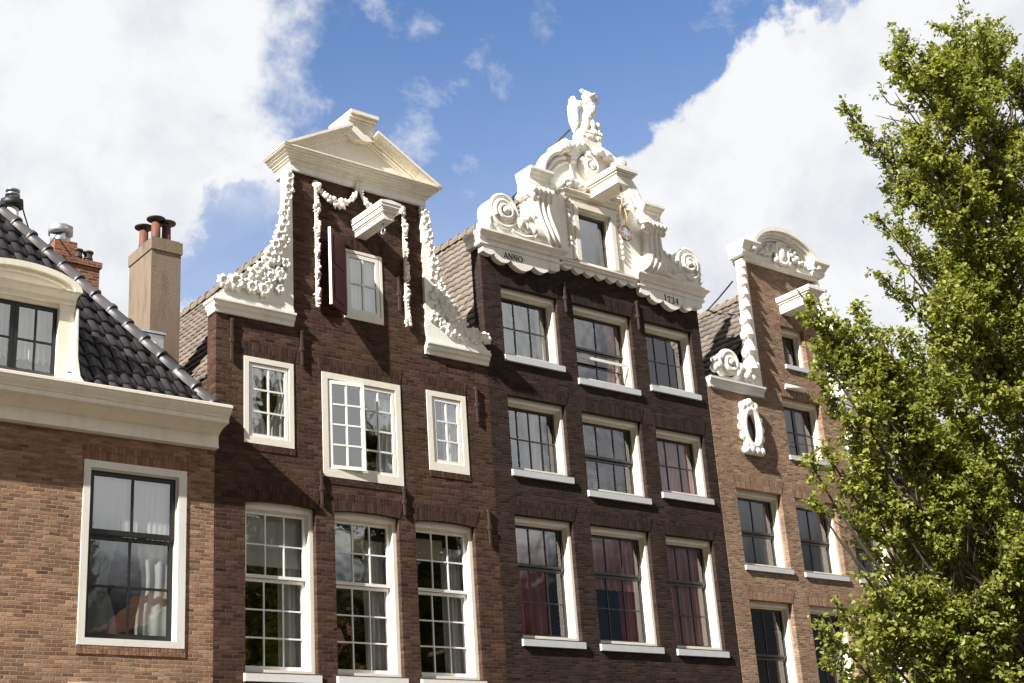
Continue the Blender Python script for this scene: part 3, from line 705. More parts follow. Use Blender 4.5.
# garlands around the window and hoist beam
mb = MB()
festoon(mb, [(12.18,13.66),(12.17,11.26)], 0.078, 2)
festoon(mb, [(14.10,13.62),(14.10,12.4)], 0.078, 3); festoon(mb, [(14.10,12.42),(14.09,11.28)], 0.082, 13)
sw1 = bez((12.22,13.62),(12.45,13.30),(12.95,13.30),(13.08,13.90)); festoon(mb, sw1[:5], 0.075, 5); festoon(mb, sw1[4:13], 0.11, 6); festoon(mb, sw1[12:], 0.075, 7)
sw2 = bez((13.12,13.92),(13.25,13.3),(13.70,13.28),(14.06,13.60)); festoon(mb, sw2, 0.078, 8)
for x,z in ((12.18,13.70),(14.10,13.68),(13.10,13.93)): mb.ball((x,-0.05,z), (0.07,0.06,0.08))
carve('garland', mb, M['carved'], h2, voxel=0.011, smooth=1, factor=0.3)
def hoist(house, x0, x1, zb, zt, ln, hook=True):
    w = x1-x0; mb = MB()
    for e,a,b,c in ((0.0,0.0,0.50,0.0),(0.02,0.50,0.58,0),(0.05,0.58,0.70,0),(0.09,0.70,0.78,0),(0.11,0.78,1.0,0)) if not hook else ((0.0,0.0,0.34,0.0),(0.02,0.34,0.42,0.0),(0.045,0.42,0.55,0),(0.06,0.55,0.68,0),(0.085,0.68,0.86,0),(0.10,0.86,1.0,0)):
        mb.box(x0-e, x1+e, -ln-e, 0.05, zb+(zt-zb)*a, zb+(zt-zb)*b-0.001)
    mb.prism([(x0-0.10,zt),(x1+0.10,zt),((x0+x1)/2,zt+0.03)], -ln-0.10, 0.05)
    ob = mb.build('hoist_beam', M['white'], house)
    if hook:
        mk = MB(); xm = (x0+x1)/2; mk.tube([(xm,-ln*0.8,zb+0.02),(xm,-ln*0.8,zb-0.10)], 0.018, 6)
        mk.tube([(xm,-ln*0.8+0.06*math.sin(t),zb-0.15-0.06*math.cos(t)*-1) for t in np.linspace(0,5,14)], 0.016, 6)
        mk.build('hook', M['zinc'], ob)
    return ob
hoist(h2, 13.04, 13.27, 12.84, 13.16, 0.95)
# roof
def gable_roof(house, x0, x1, ze, zr, y0, y1, mat, tw=0.235, th=0.30, right=True):
    xm = (x0+x1)/2; w = (x1-x0)/2; ln = math.hypot(w, zr-ze); mb = MB()
    nv = int(ln/th)+1; nu = int((y1-y0)/tw)
    pantiles(mb, (x0,y1,ze), (0,-1,0), (w,0,zr-ze), nu, nv, tw, ln/nv, seg=4, amp=0.024, lift=0.045, jit=0.012)
    if right: pantiles(mb, (x1,y0,ze), (0,1,0), (-w,0,zr-ze), nu, nv, tw, ln/nv, seg=3)
    ob = mb.build('roof', mat, house)
    mu = MB(); mu.add([(x0,y0,ze-.03),(x0,y1,ze-.03),(xm,y1,zr-.03),(xm,y0,zr-.03),(x1,y0,ze-.03),(x1,y1,ze-.03)], [(0,1,2,3),(3,2,5,4)]); mu.build('roof_boarding', M['rust_metal'], ob)
    mr = MB(); ridge_caps(mr, (xm,y0,zr), (xm,y1,zr), r=0.12, step=0.35); mr.build('ridge_tile', M['ridge_mortar'], ob)
    return ob
gable_roof(h2, 10.25, 15.95, 9.75, 13.82, 0.31, 10, M['tile_tan'])

# ------------------------------------------------------------------ HOUSE 3: tarred brick with the carved white top
h3 = thing('canal_house', 'blackish brown brick house with carved white bell gable dated ANNO 1734', 'house', (19.05,0,0), 'canal houses in the row')
B0, B1, C3 = 15.97, 22.07, 19.05
rows = [[(16.43,17.90,11.15,12.61),(18.32,19.96,10.97,12.61),(20.36,21.79,11.15,12.60)],
        [(16.42,17.88,8.83,10.30),(18.31,19.94,8.63,10.25),(20.36,21.79,8.82,10.21)],
        [(16.39,17.83,5.64,7.93),(18.28,19.86,5.63,7.92),(20.31,21.70,5.62,7.90)]]
topw = (18.42,19.52,13.52,14.98)
wall(h3, [(B0,B1,0,13.40)], [w for r in rows for w in r], M['brick_black'], extra=shell(B0,B1,0.3,10,11.35,16.1))
TB = dict(stile=0.045,bar=0.022)
spec = {(0,0):[(0,1,0,1,3,2,0.05,TB)], (0,1):[(0,1,0.48,1,2,1,0.03,dict(TB)),(0,1,0,0.485,2,2,0.07,dict(TB))], (0,2):[(0,1,0,1,3,2,0.05,dict(TB))],
        (1,0):[(0,1,0,1,4,2,0.05,dict(TB))], (1,1):[(0,1,0.49,1,3,1,0.02,dict(TB,bot=0.05)),(0,1,0,0.485,3,1,0.065,dict(TB,top=0.05))], (1,2):[(0,1,0,1,3,2,0.05,dict(TB))],
        (2,0):[(0,1,0.63,1,3,1,0.02,dict(TB,bot=0.05)),(0,1,0,0.625,3,2,0.065,dict(TB,top=0.05,bot=0.06))],
        (2,1):[(0,1,0.63,1,3,1,0.02,dict(TB,bot=0.05)),(0,1,0,0.625,3,2,0.065,dict(TB,top=0.05,bot=0.06))],
        (2,2):[(0,1,0.63,1,3,1,0.02,dict(TB,bot=0.05)),(0,1,0,0.625,3,2,0.065,dict(TB,top=0.05,bot=0.06))]}
for j, r in enumerate(rows):
    for i, w in enumerate(r):
        win,(X0,X1,Z0,Z1),y = window(h3, *w, d=0.10, rec=0.13, fw=(0.06,0.065,0.105,0.07), fm='cream_frame', sm='sash_grey', gl='glass_old', sashes=spec[(j,i)], sill=(0.15,0.06,'sill'), fdepth=0.26)
        lintel(h3, w[0], w[1], w[3], 0.28, M['brick_black_s'])
        yc = y+0.14
        # strip of pale inner jamb lining right of the sash
        if (j,i) == (0,0): curtain(win, X1-0.22, X1, Z0, Z1, yc, M['curtain_grey'])
        if (j,i) == (0,1):
            curtain(win, X1-0.42, X1, Z0, Z1, yc, M['curtain_pink'], taper=0.25, side=1)
            mb = MB(); mb.box(w[0]+0.08, w[1]-0.10, 0.13, 0.155, Z0+0.44, Z0+0.50); mb.build('safety_rail', M['white_frame'], win)
        if (j,i) == (1,0): curtain(win, X0+0.62, X0+0.98, Z0, Z1, yc, M['curtain_white'], amp=0.04)
        if (j,i) == (1,1): curtain(win, X0, X0+0.3, Z0, Z1, yc, M['net_grey'])
        if (j,i) == (1,2): curtain(win, X0+0.25, X1, Z0, Z1, yc, M['curtain_pink'], taper=0.12, side=1)
        if (j,i) == (2,0): curtain(win, X0+0.03, X0+0.95, Z0, Z1, yc, M['curtain_red'], wl=0.2, amp=0.045)
        if (j,i) == (2,1): curtain(win, X0, X1, Z0+0.5*(Z1-Z0), Z1, yc, M['curtain_pink'], wl=0.17); curtain(win, X1-0.45, X1, Z0, Z1, yc+0.1, M['curtain_red'])
        if (j,i) == (2,2): curtain(win, X0, X1, Z0, Z1, yc, M['curtain_pink'], wl=0.17)
for x,z0,z1 in ((18.10,12.35,13.0),(20.15,12.35,13.0)): anchor(h3, x, z0, z1)
# carved gable: slab with the dormer window
G = thing('gable_top', '', '', (C3,0,0)); del G['label'], G['category']; G.parent = h3; G.location = (0,0,0)
def gx(o): return C3+o
right = [(1.62,13.55)] + bez((1.95,13.62),(1.72,13.80),(1.58,14.1),(1.53,14.75))[1:] + [(1.50,14.9),(1.50,15.28)] + bez((1.44,15.32),(1.36,15.72),(1.10,15.98),(0.82,16.02)) + [(0.82,16.10)]+ bez((0.80,16.1),(0.62,16.22),(0.5,16.36),(0.0,16.38),10)
poly = [(gx(o),z) for o,z in right] + [(gx(-o),z) for o,z in right[::-1]]
hx0,hx1,hz0,hz1 = 18.56,19.50,13.56,14.80
sl = MB(); y0,y1 = -0.12,0.16
# split the slab into left, right and top pieces around the opening (butt joints)
def clip(poly, f):
    o=[]
    for i in range(len(poly)):
        a,b = poly[i],poly[(i+1)%len(poly)]; fa,fb = f(a),f(b)
        if fa >= 0: o.append(a)
        if (fa >= 0) != (fb >= 0):
            t = fa/(fa-fb); o.append((a[0]+(b[0]-a[0])*t, a[1]+(b[1]-a[1])*t))
    return o
sl.prism(clip(poly, lambda p: hx0-p[0]), y0, y1); sl.prism(clip(poly, lambda p: p[0]-hx1), y0, y1)
mid = clip(clip(poly, lambda p: p[0]-hx0), lambda p: hx1-p[0])
sl.prism(clip(mid, lambda p: p[1]-hz1), y0, y1); sl.box(hx0,hx1,y0,y1,13.40,hz0)
slab = sl.build('gable_slab', M['carved'], G)
# raised window surround and hood
fr = MB()
for e,w_,yy in ((0.0,0.12,-0.17),(0.12,0.07,-0.145)):
    fr.box(hx0-e-w_, hx0-e, yy, -0.11, hz0, hz1+e); fr.box(hx1+e, hx1+e+w_, yy, -0.11, hz0, hz1+e)
    fr.box(hx0-e-w_, hx1+e+w_, yy, -0.11, hz1+e, hz1+e+w_)
fr.mould(hx0-0.26, hx1+0.26, -0.10, [(0.13,15.02),(0.16,15.03),(0.17,15.07),(0.22,15.11),(0.24,15.13),(0.24,15.16),(0.12,15.19)], k=0.5)
fr.box(hx0, hx0+0.04, -0.05, 0.12, hz0, hz1); fr.box(hx1-0.04, hx1, -0.05, 0.12, hz0, hz1); fr.box(hx0+0.04, hx1-0.04, -0.05, 0.12, hz1-0.05, hz1)
fw_ = fr.build('window_surround', M['cream_frame'], G)
mg = MB(); mg.box(hx0+0.04,hx0+0.09,0.02,0.07,hz0,hz1-0.05); mg.box(hx1-0.09,hx1-0.04,0.02,0.07,hz0,hz1-0.05); mg.box(hx0+0.09,hx1-0.09,0.02,0.07,hz1-0.11,hz1-0.05); mg.box(hx0+0.09,hx1-0.09,0.02,0.07,hz0,hz0+0.06); mg.build('sash', M['sash_grey'], G)
mg = MB(); mg.add([(hx0+0.05,0.045,hz0),(hx1-0.05,0.045,hz0),(hx1-0.05,0.045,hz1-0.06),(hx0+0.05,0.045,hz1-0.06)], [(0,1,2,3)]); mg.build('pane', M['glass'], G)
mb = MB(); mb.box(hx0,hx1,0.9,0.92,13.4,15.2); mb.build('inner_wall', M['dark_room'], G)
# pilasters: swelling S bracket, capital and cap block
for sg in (-1,1):
    X = lambda o: C3+sg*o
    pl = MB()
    prof = bez((-0.22,13.62),(-0.55,13.75),(-0.20,14.25),(-0.34,14.72),18)   # y,z front curve
    ring = [(y,z) for y,z in prof]+[(0.16,14.72),(0.16,13.62)]
    xa,xb = sorted((X(1.50),X(1.86)))
    # bracket sweeps outward at its foot
    nP = 18
    for i in range(nP):
        (ya,za),(yb_,zb_) = prof[i],prof[i+1]
        sa = 0.42*(1-i/nP)**2.2; sb = 0.42*(1-(i+1)/nP)**2.2
        x1a,x0a,x1b,x0b = X(1.82+sa*0.2),X(1.40+sa*-0.9),X(1.82+sb*0.2),X(1.40+sb*-0.9)
        if True:
            v = [(x0a,ya,za),(x1a,ya,za),(x1a,0.16,za),(x0a,0.16,za),(x0b,yb_,zb_),(x1b,yb_,zb_),(x1b,0.16,zb_),(x0b,0.16,zb_)]
            pl.add(v, [(0,3,2,1),(4,5,6,7),(0,1,5,4),(1,2,6,5),(2,3,7,6),(3,0,4,7)])
    for k in range(3):
        xx = X(1.47+0.14*k); pl.tube([(xx-sg*0.35*(1-i/nP)**2.2, y_-0.015, z_) for i,(y_,z_) in enumerate(prof)], 0.04, 6)
    # capital of curled leaves
    for k in range(5):
        pl.ball((X(1.38+0.12*k), -0.36, 14.78), (0.09,0.10,0.09)); pl.ball((X(1.38+0.12*k), -0.33, 14.66), (0.06,0.07,0.09))
    for k in range(3): pl.ball((X(1.88), -0.24+0.16*k, 14.78), (0.07,0.09,0.09))
    pl.box(*sorted((X(1.38),X(1.86))), -0.33, 0.14, 14.70, 14.90)
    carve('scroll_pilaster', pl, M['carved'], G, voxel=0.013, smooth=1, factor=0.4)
    cb = MB(); xa,xb = sorted((X(1.42),X(1.80)))
    cb.mould(xa, xb, 0.12, [(0.30,14.86),(0.31,14.90),(0.34,14.93),(0.31,14.95),(0.28,14.97),(0.28,15.10),(0.31,15.13),(0.33,15.17),(0.39,15.21),(0.42,15.24),(0.42,15.30),(0.30,15.335)], k=0.28)
    cb.build('cap_block', M['white'], G)
    # outer volute, with sweep to the pilaster foot and a spray of leaves
    vo = MB(); vc = (X(2.62),14.12)
    vo.prism(arcpts(vc[0],vc[1],0.34,0.36,0,2*PI,26)[:-1], -0.26, 0.18)
    vo.tube([(vc[0]+0.33*math.cos(t),-0.27,vc[1]+0.35*math.sin(t)) for t in np.linspace(0,2*PI,28)], 0.045, 8)
    spiral(vo, vc, -0.29, 0.25, 0.07, 1.75, 0.055, start=(-0.6 if sg > 0 else PI+0.6), sgn=sg)
    vo.prism([(X(3.02),13.64),(X(2.25),13.64),(X(2.35),13.9),(X(2.62),14.0),(X(2.98),13.95)], -0.24, 0.18)
    vo.ball((X(2.98),-0.1,13.78), (0.09,0.2,0.14)); vo.ball((X(2.96),-0.15,13.95), (0.08,0.16,0.12))
    cv = bez((X(2.45),13.84),(X(2.25),13.72),(X(1.98),13.70),(X(1.66),13.98),14)
    vo.tube([(x,-0.13,z) for x,z in cv], [0.17-0.05*i/14 for i in range(15)], 10)
    vo.tube([(x,-0.27,z-0.10) for x,z in cv], 0.05, 8)
    vo.prism([(X(2.5),13.62),(X(1.45),13.62),(X(1.5),13.80),(X(1.7),13.9),(X(2.3),13.78)], -0.22, 0.16)
    rnd = random.Random(21)
    for (o,z,r) in ((2.12,14.02,0.12),(2.02,14.12,0.10),(1.92,14.02,0.13),(2.22,13.94,0.12),(1.86,14.18,0.10),(1.78,14.05,0.10),(2.08,13.88,0.13),(1.90,13.86,0.12),(1.74,13.90,0.11)):
        vo.ball((X(o),-0.22-rnd.random()*0.08,z), (r*0.8,0.10,r*1.15), rot=('Y', rnd.uniform(-0.8,0.8)))
    for o,z in ((2.02,14.20),(1.80,14.26),(2.2,14.06)): vo.ball((X(o),-0.16,z), (0.055,0.07,0.055))
    carve('volute', vo, M['carved'], G, voxel=0.013, smooth=1, factor=0.4)
    # upper arc moulding that rolls over beside the statue plinth
    ar = MB(); c_ = bez((X(1.40),15.34),(X(1.34),15.74),(X(1.08),15.98),(X(0.80),16.02),16)
    for off,yy,rr in ((0.0,-0.16,0.07),(0.13,-0.15,0.045),(0.24,-0.13,0.035)):
        ar.tube([(x-sg*off*0.8, yy, z-off*0.75) for x,z in c_], rr, 8)
    ar.tube([(x,-0.02,z-0.02) for x,z in c_], 0.11, 8)
    ar.tube([(X(0.80),-0.36,16.13),(X(0.80),0.16,16.13)], 0.14, 14)
    ar.tube([(X(0.80),-0.38,16.13),(X(0.80),-0.33,16.13)], 0.085, 12)
    ar.ball((X(0.66),-0.17,16.22), (0.14,0.13,0.10)); ar.ball((X(0.50),-0.2,16.26), (0.13,0.12,0.11)); ar.ball((X(0.62),-0.22,16.08), (0.08,0.08,0.10))
    carve('arched_moulding', ar, M['carved'], G, voxel=0.013, smooth=1, factor=0.4)
# crest: central volute, shell and flowers above the window hood
cr = MB()
cr.prism(arcpts(18.97,15.86,0.26,0.27,0,2*PI,24)[:-1], -0.24, -0.05); spiral(cr, (18.97,15.86), -0.25, 0.23, 0.06, 1.6, 0.05, start=2.2, sgn=-1)
for k in range(7):
    a = PI*0.52+k*0.22; cr.tube([(18.97+0.32*math.cos(a),-0.13,15.86+0.32*math.sin(a)),(18.97+0.52*math.cos(a+0.15),-0.15,15.86+0.46*math.sin(a+0.15))], [0.05,0.07], 8)
for k in range(5):
    cr.tube([(18.55-0.03*k,-0.12,15.50+0.10*k),(18.50-0.02*k,-0.14,15.72+0.09*k)], 0.03, 6)
for x,z,r in ((18.22,15.32,0.10),(18.36,15.36,0.12),(18.50,15.34,0.11),(18.63,15.30,0.10),(18.75,15.27,0.10),(18.30,15.24,0.08),(18.12,15.20,0.07),(19.55,15.36,0.12),(19.68,15.33,0.12),(19.82,15.28,0.10),(19.95,15.20,0.09),(19.70,15.22,0.08),(20.02,15.06,0.07),(18.06,15.04,0.06)):
    cr.ball((x,-0.17,z), (r,0.09,r*0.9)); cr.ball((x+0.04,-0.22,z+0.03), (r*0.5,0.06,r*0.5))
for k in range(9):
    cr.ball((18.30,-0.15,14.92-k*0.13), (0.035,0.05,0.055)); cr.ball((19.78,-0.15,14.92-k*0.13), (0.035,0.05,0.055))
# curling leaf scroll in front of the plinth
cr.tube([(x,-0.2,z) for x,z in bez((18.45,16.18),(18.7,16.45),(19.0,16.3),(18.98,16.12),14)], [0.10]*15, 9)
cr.tube([(x,-0.2,z) for x,z in bez((19.75,16.2),(19.5,16.42),(19.2,16.35),(19.15,16.15),14)], [0.09]*15, 9)
for x,z in ((18.62,16.24),(18.8,16.33),(19.3,16.30),(19.5,16.26)): cr.ball((x,-0.26,z), (0.09,0.08,0.08))
cr.box(18.72,19.50,-0.22,0.14,16.28,16.46)
carve('crest', cr, M['carved'], G, voxel=0.013, smooth=1, factor=0.4)
# ledges and scalloped aprons with the lettering
for sg in (-1,1):
    xa,xb = (15.94,17.93) if sg < 0 else (20.22,22.10)
    lg = MB(); lg.mould(xa, xb, 0.30, [(0.14,13.33),(0.17,13.345),(0.17,13.375),(0.15,13.38),(0.15,13.44),(0.18,13.46),(0.20,13.475),(0.20,13.50),(0.24,13.53),(0.29,13.56),(0.31,13.575),(0.31,13.615),(0.2,13.635)], k=0.5)
    lg.build('ledge', M['white'], G)
    ap = MB(); w_ = xb-xa; bot = []
    wd = [0.15,0.20,0.30,0.20,0.15]; dp = [0.05,0.10,0.17,0.10,0.05]; x = xa
    for q,dd in zip(wd,dp):
        for i in range(9):
            t = i/8; bot.append((x+w_*q*t, 13.20-0.06*(dd>0.08)-dd*math.sin(PI*t)**0.7))
        x += w_*q
    pts = [(xb,13.335)]+bot[::-1]+[(xa,13.335)]
    # triangle-safe: build as vertical strips
    b2 = bot
    for (xa_,za_),(xb_,zb_) in zip(b2,b2[1:]):
        if xb_-xa_ < 1e-4: continue
        ap.prism([(xa_,za_),(xb_,zb_),(xb_,13.335),(xa_,13.335)], -0.14, 0.02)
    ap.build('scalloped_apron', M['white'], G)
ap = MB(); n = 7; x = 18.30; w_ = (20.22-18.02)/n; xs0 = 18.02
for k in range(n):
    dd = 0.07 if k in (0,n-1) else 0.11
    for i in range(10):
        t0,t1 = i/10,(i+1)/10
        ap.prism([(xs0+w_*(k+t0),13.37-dd*math.sin(PI*t0)**.8),(xs0+w_*(k+t1),13.37-dd*math.sin(PI*t1)**.8),(xs0+w_*(k+t1),13.40),(xs0+w_*(k+t0),13.40)], -0.10, 0.02)
ap.build('scalloped_apron', M['white'], G)
mb = MB(); mb.mould(17.935, 20.215, 0.16, [(0.12,13.395),(0.15,13.40),(0.15,13.44),(0.19,13.46),(0.19,13.49),(0.12,13.51)], k=0.0); mb.build('window_ledge', M['cream_frame'], G)
def strokes(name, glyphs, x, z, h, sp, tilt, parent):
    mb = MB()
    for gname, wd in glyphs:
        for path in GL[gname]:
            for (ax,az,aw),(bx,bz,bw) in zip(path, path[1:]):
                A = Vector((x+ax*h, z+az*h)); B = Vector((x+bx*h, z+bz*h)); d = (B-A).normalized(); nrm = Vector((-d.y,d.x))
                q = [A+nrm*aw*h*.5, A-nrm*aw*h*.5, B-nrm*bw*h*.5+d*0.004, B+nrm*bw*h*.5+d*0.004]
                mb.prism([(p.x,p.y) for p in q], -0.148-0.0006*random.random(), -0.139)
        x += wd*h+sp; z += tilt
    return mb.build(name, M['lettering'], parent)
t_,k_ = 0.09,0.17
def circ(cx_,cz_,rx,rz,a0,a1,w0,w1,n=14): return [(cx_+rx*math.cos(a0+(a1-a0)*i/n), cz_+rz*math.sin(a0+(a1-a0)*i/n), w0+(w1-w0)*abs(math.cos(a0+(a1-a0)*i/n))) for i in range(n+1)]
GL = {'A':[[(0.0,0,t_),(0.36,1,t_)],[(0.36,1,k_),(0.72,0,k_)],[(0.13,0.36,t_),(0.6,0.36,t_)],[(-0.08,0.02,.06),(0.1,0.02,.06)],[(0.6,0.02,.06),(0.84,0.02,.06)]],
      'N':[[(0.08,0,t_),(0.08,1,t_)],[(0.08,1,k_),(0.68,0,k_)],[(0.68,0,t_),(0.68,1,t_)],[(0,0.02,.06),(0.2,0.02,.06)],[(0.58,0.98,.06),(0.8,0.98,.06)]],
      'O':[circ(0.42,0.5,0.38,0.46,0,2*PI,0.07,0.17,20)],
      '1':[[(0.15,0,k_),(0.15,1,k_)],[(0.0,0.82,t_),(0.15,1,t_)],[(0.0,0.03,.06),(0.3,0.03,.06)]],
      '7':[[(0.0,0.72,k_),(0.55,0.78,k_)],[(0.55,0.78,t_),(0.22,-0.22,k_)],[(0.0,0.72,.1),(0.0,0.56,.06)]],
      '3':[circ(0.22,0.56,0.22,0.24,PI*0.85,-PI*0.5,0.07,0.16,12), circ(0.22,0.06,0.27,0.27,PI*0.5,-PI*0.85,0.07,0.17,12)],
      '4':[[(0.42,0.85,k_),(0.42,-0.22,k_)],[(0.42,0.85,t_),(0.0,0.15,t_)],[(0.0,0.15,t_),(0.62,0.15,t_)]]}
strokes('lettering', [('A',0.72),('N',0.76),('N',0.76),('O',0.8)], 16.46, 13.145, 0.135, 0.022, 0, G)
strokes('lettering', [('1',0.3),('7',0.55),('3',0.5),('4',0.6)], 20.93, 13.145, 0.145, 0.045, 0, G)
hb = hoist(h3, 18.92, 19.34, 15.08, 15.44, 1.08, hook=False)
gable_roof(h3, 16.0, 22.05, 11.35, 16.05, 0.31, 10, M['tile_tan'])
mb = MB(); mb.tube([(18.26,0.2,16.29),(18.72,0.02,16.80)], 0.022, 6); mb.build('stay_rod', M['rust_metal'], G)
mb = MB(); mb.tube([(17.35,0.5,14.6),(17.2,0.32,14.9),(17.28,0.16,15.02)], 0.02, 6); mb.build('stay_rod', M['black_iron'], G)

# eagle statue standing on the crest
ey = -0.06
eg = MB()
B_ = lambda c,r,rot=None: eg.ball((c[0],ey+c[1],c[2]), r, rot, 14, 10)
eg.box(18.78,19.42,ey-0.16,ey+0.2,16.45,16.55)
for c,r in (((19.08,0,16.62),(0.30,0.20,0.14)),((18.90,-.02,16.62),(0.16,0.16,0.13)),((19.36,-.02,16.66),(0.17,0.16,0.14)),((19.25,-.05,16.78),(0.17,0.14,0.13)),((19.02,.02,16.76),(0.16,0.13,0.12)),((19.40,-.06,16.84),(0.09,0.09,0.09))): B_(c,r)
B_((19.17,0.0,17.22),(0.14,0.15,0.36),('Y',0.22)); B_((19.27,-.03,17.38),(0.165,0.15,0.21),('Y',0.3)); B_((19.25,0,17.57),(0.13,0.12,0.19),('Y',0.1)); 
B_((19.27,-.01,17.74),(0.155,0.125,0.125)); B_((19.36,-.02,17.76),(0.10,0.09,0.08)); B_((19.12,0,17.86),(0.06,0.05,0.05)); B_((19.20,0,17.85),(0.08,0.06,0.05))
eg.tube([(19.40,ey-.02,17.78),(19.49,ey-.03,17.76),(19.535,ey-.03,17.70),(19.53,ey-.03,17.61)], [0.075,0.06,0.045,0.012], 10)
B_((19.38,-.12,17.80),(0.05,0.03,0.03))
B_((19.06,-.05,16.92),(0.10,0.11,0.22),('Y',0.25)); B_((19.24,-.06,16.96),(0.09,0.11,0.20),('Y',0.1)); B_((19.42,-.05,17.02),(0.10,0.09,0.10))
for k in range(3): eg.tube([(18.96+0.07*k,ey-.08,16.78),(18.95+0.08*k,ey-.18,16.70)], [0.045,0.03], 7); eg.tube([(19.28+0.07*k,ey-.08,16.82),(19.29+0.08*k,ey-.18,16.74)], [0.045,0.03], 7)
# raised near wing of overlapping feathers, far wing folded
B_((19.02,.02,17.50),(0.16,0.09,0.085),('Y',-0.15))
for k in range(6):
    x = 18.83+0.022*k; eg.tube([(x+0.03,ey+.03-0.015*k,17.56-0.006*k*k),(x-0.075,ey+.06-0.015*k,17.36),(x-0.085,ey+.06-.015*k,17.02),(x-0.03,ey+.05-.015*k,16.74+0.045*k)], [0.055,0.062,0.05,0.018], 8)
B_((18.86,0.03,17.58),(0.085,0.06,0.08)); B_((18.79,0.05,17.46),(0.06,0.05,0.14))
B_((19.0,0.1,16.86),(0.09,0.06,0.22),('Y',0.35))
for k in range(26):
    rr = random.Random(k); a = rr.uniform(0,PI); z = rr.uniform(17.05,17.6)
    B_((19.20+0.12*(z-17.3)-0.13*math.cos(a), -0.14*math.sin(a), z), (0.04,0.03,0.055))
tag(carve('eagle_statue', eg, M['carved'], None, voxel=0.010, origin=Vector((19.1,ey,16.45)), smooth=1), 'white stone eagle with raised wing perched on top of the carved gable', 'statue')

# rope and compass ring hanging from the hoist beam of house 3
rr_ = thing('rope_ornament', 'compass ring hanging on a knotted rope from the white hoist beam', 'ornament', (19.13,-0.95,13.98))
mb = MB(); mb.tube([(19.13,-0.95,15.08),(19.12,-0.95,14.7),(19.135,-0.95,14.5),(19.13,-0.95,14.16)], 0.018, 6)
mb.ball((19.13,-0.95,14.63), (0.05,0.05,0.06)); mb.tube([(19.10,-0.97,14.68),(19.02,-0.98,14.58),(19.01,-0.98,14.40)], 0.014, 5); mb.tube([(19.15,-0.97,14.6),(19.20,-0.97,14.35),(19.18,-0.97,14.2)], 0.014, 5)
mb.build('rope', M['rope'], rr_)
mb = MB(); mb.tube([(19.13+0.155*math.cos(t),-0.95,14.0+0.165*math.sin(t)) for t in np.linspace(0,2*PI,28)], 0.018, 8); mb.build('ring', M['wood'], rr_)
mb = MB()
for k in range(8):
    a = k*PI/4; ln = 0.22 if k%2 == 0 else 0.12; ca,sa = math.cos(a),math.sin(a)
    mb.prism([(19.13+ca*ln,14.0+sa*ln),(19.13-sa*0.03,14.0+ca*0.03),(19.13+sa*0.03,14.0-ca*0.03)], -0.958-0.002*k, -0.942+0.001*k)
mb.build('compass_star', M['zinc'], rr_)

# ------------------------------------------------------------------ HOUSE 4: light brown neck gable with arched top
h4 = thing('canal_house', 'light brown brick house with narrow arched gable half hidden by the tree', 'house', (25.15,0,0), 'canal houses in the row')
D0, D1, C4 = 22.10, 28.25, 25.15
q4 = {'A':(24.58,25.93,10.15,11.55),'G':(24.89,25.72,12.40,13.36),
      'B1':(22.62,24.08,7.48,9.15),'B2':(24.53,25.96,7.46,9.13),'B3':(26.42,27.82,7.46,9.10),
      'C1':(22.59,23.96,4.3,6.72),'C2':(24.50,25.86,4.3,6.71),'C3':(26.40,27.76,4.3,6.70)}
oval = []
wall(h4, [(D0,D1,0,11.46),(C4-1.25,C4+1.25,11.46,14.90)], list(q4.values()), M['brick_tan'], extra=shell(D0,D1,0.3,10,10.6,14.6))
for k,w in q4.items():
    if k == 'A': sp = [(0,0.5,0,1,1,2,0.03,dict(TB,bar=0.02)),(0.5,1,0,1,1,2,0.03,dict(TB,bar=0.02))]
    elif k == 'G': sp = [(0,0.5,0,1,1,2,0.03,dict(TB)),(0.5,1,0,1,1,2,0.03,dict(TB))]
    elif k[0] == 'B': sp = [(0,1,0.48,1,2,1,0.02,dict(TB,bot=0.05)),(0,1,0,0.475,2,1,0.065,dict(TB,top=0.05))]
    else: sp = [(0,1,0.55,1,2,1,0.02,dict(TB,bot=0.05)),(0,1,0,0.545,2,2,0.065,dict(TB,top=0.05))]
    win,(X0,X1,Z0,Z1),y = window(h4, *w, d=0.12, rec=0.13, fw=(0.06,0.065,0.10,0.06), fm='cream_frame', sm='sash_grey' if k != 'G' else 'sash_dark', sashes=sp, sill=(0.13,0.05,'sill'), fdepth=0.26)
    lintel(h4, w[0], w[1], w[3], 0.30 if k != 'G' else 0.24, M['brick_tan_s'])
    if k[0] == 'B': curtain(win, X0, X1, Z0, Z1, y+0.14, M['blind_slate'], amp=0.006, wl=0.05, name='blind')
    if k == 'G': curtain(win, X0+0.25, X1, Z0, Z1, y+0.2, M['blind_cream'], amp=0.02, wl=0.15)
    if k == 'A':
        curtain(win, X1-0.25, X1, Z0, Z1, y+0.25, M['curtain_white'])
        mb = MB(); [mb.box(w[0]+0.02, w[1]+0.12, -0.06, -0.045, zz, zz+0.012) for zz in (10.42,10.62)]; mb.build('window_guard', M['black_iron'], win)
mb = MB(); mb.tube([(24.72,-0.06,11.80),(25.38,-0.06,11.80)], 0.05, 10); mb.box(24.72,25.38,-0.05,0.02,11.74,11.79); mb.build('lamp_tube', M['white_frame'], h4)
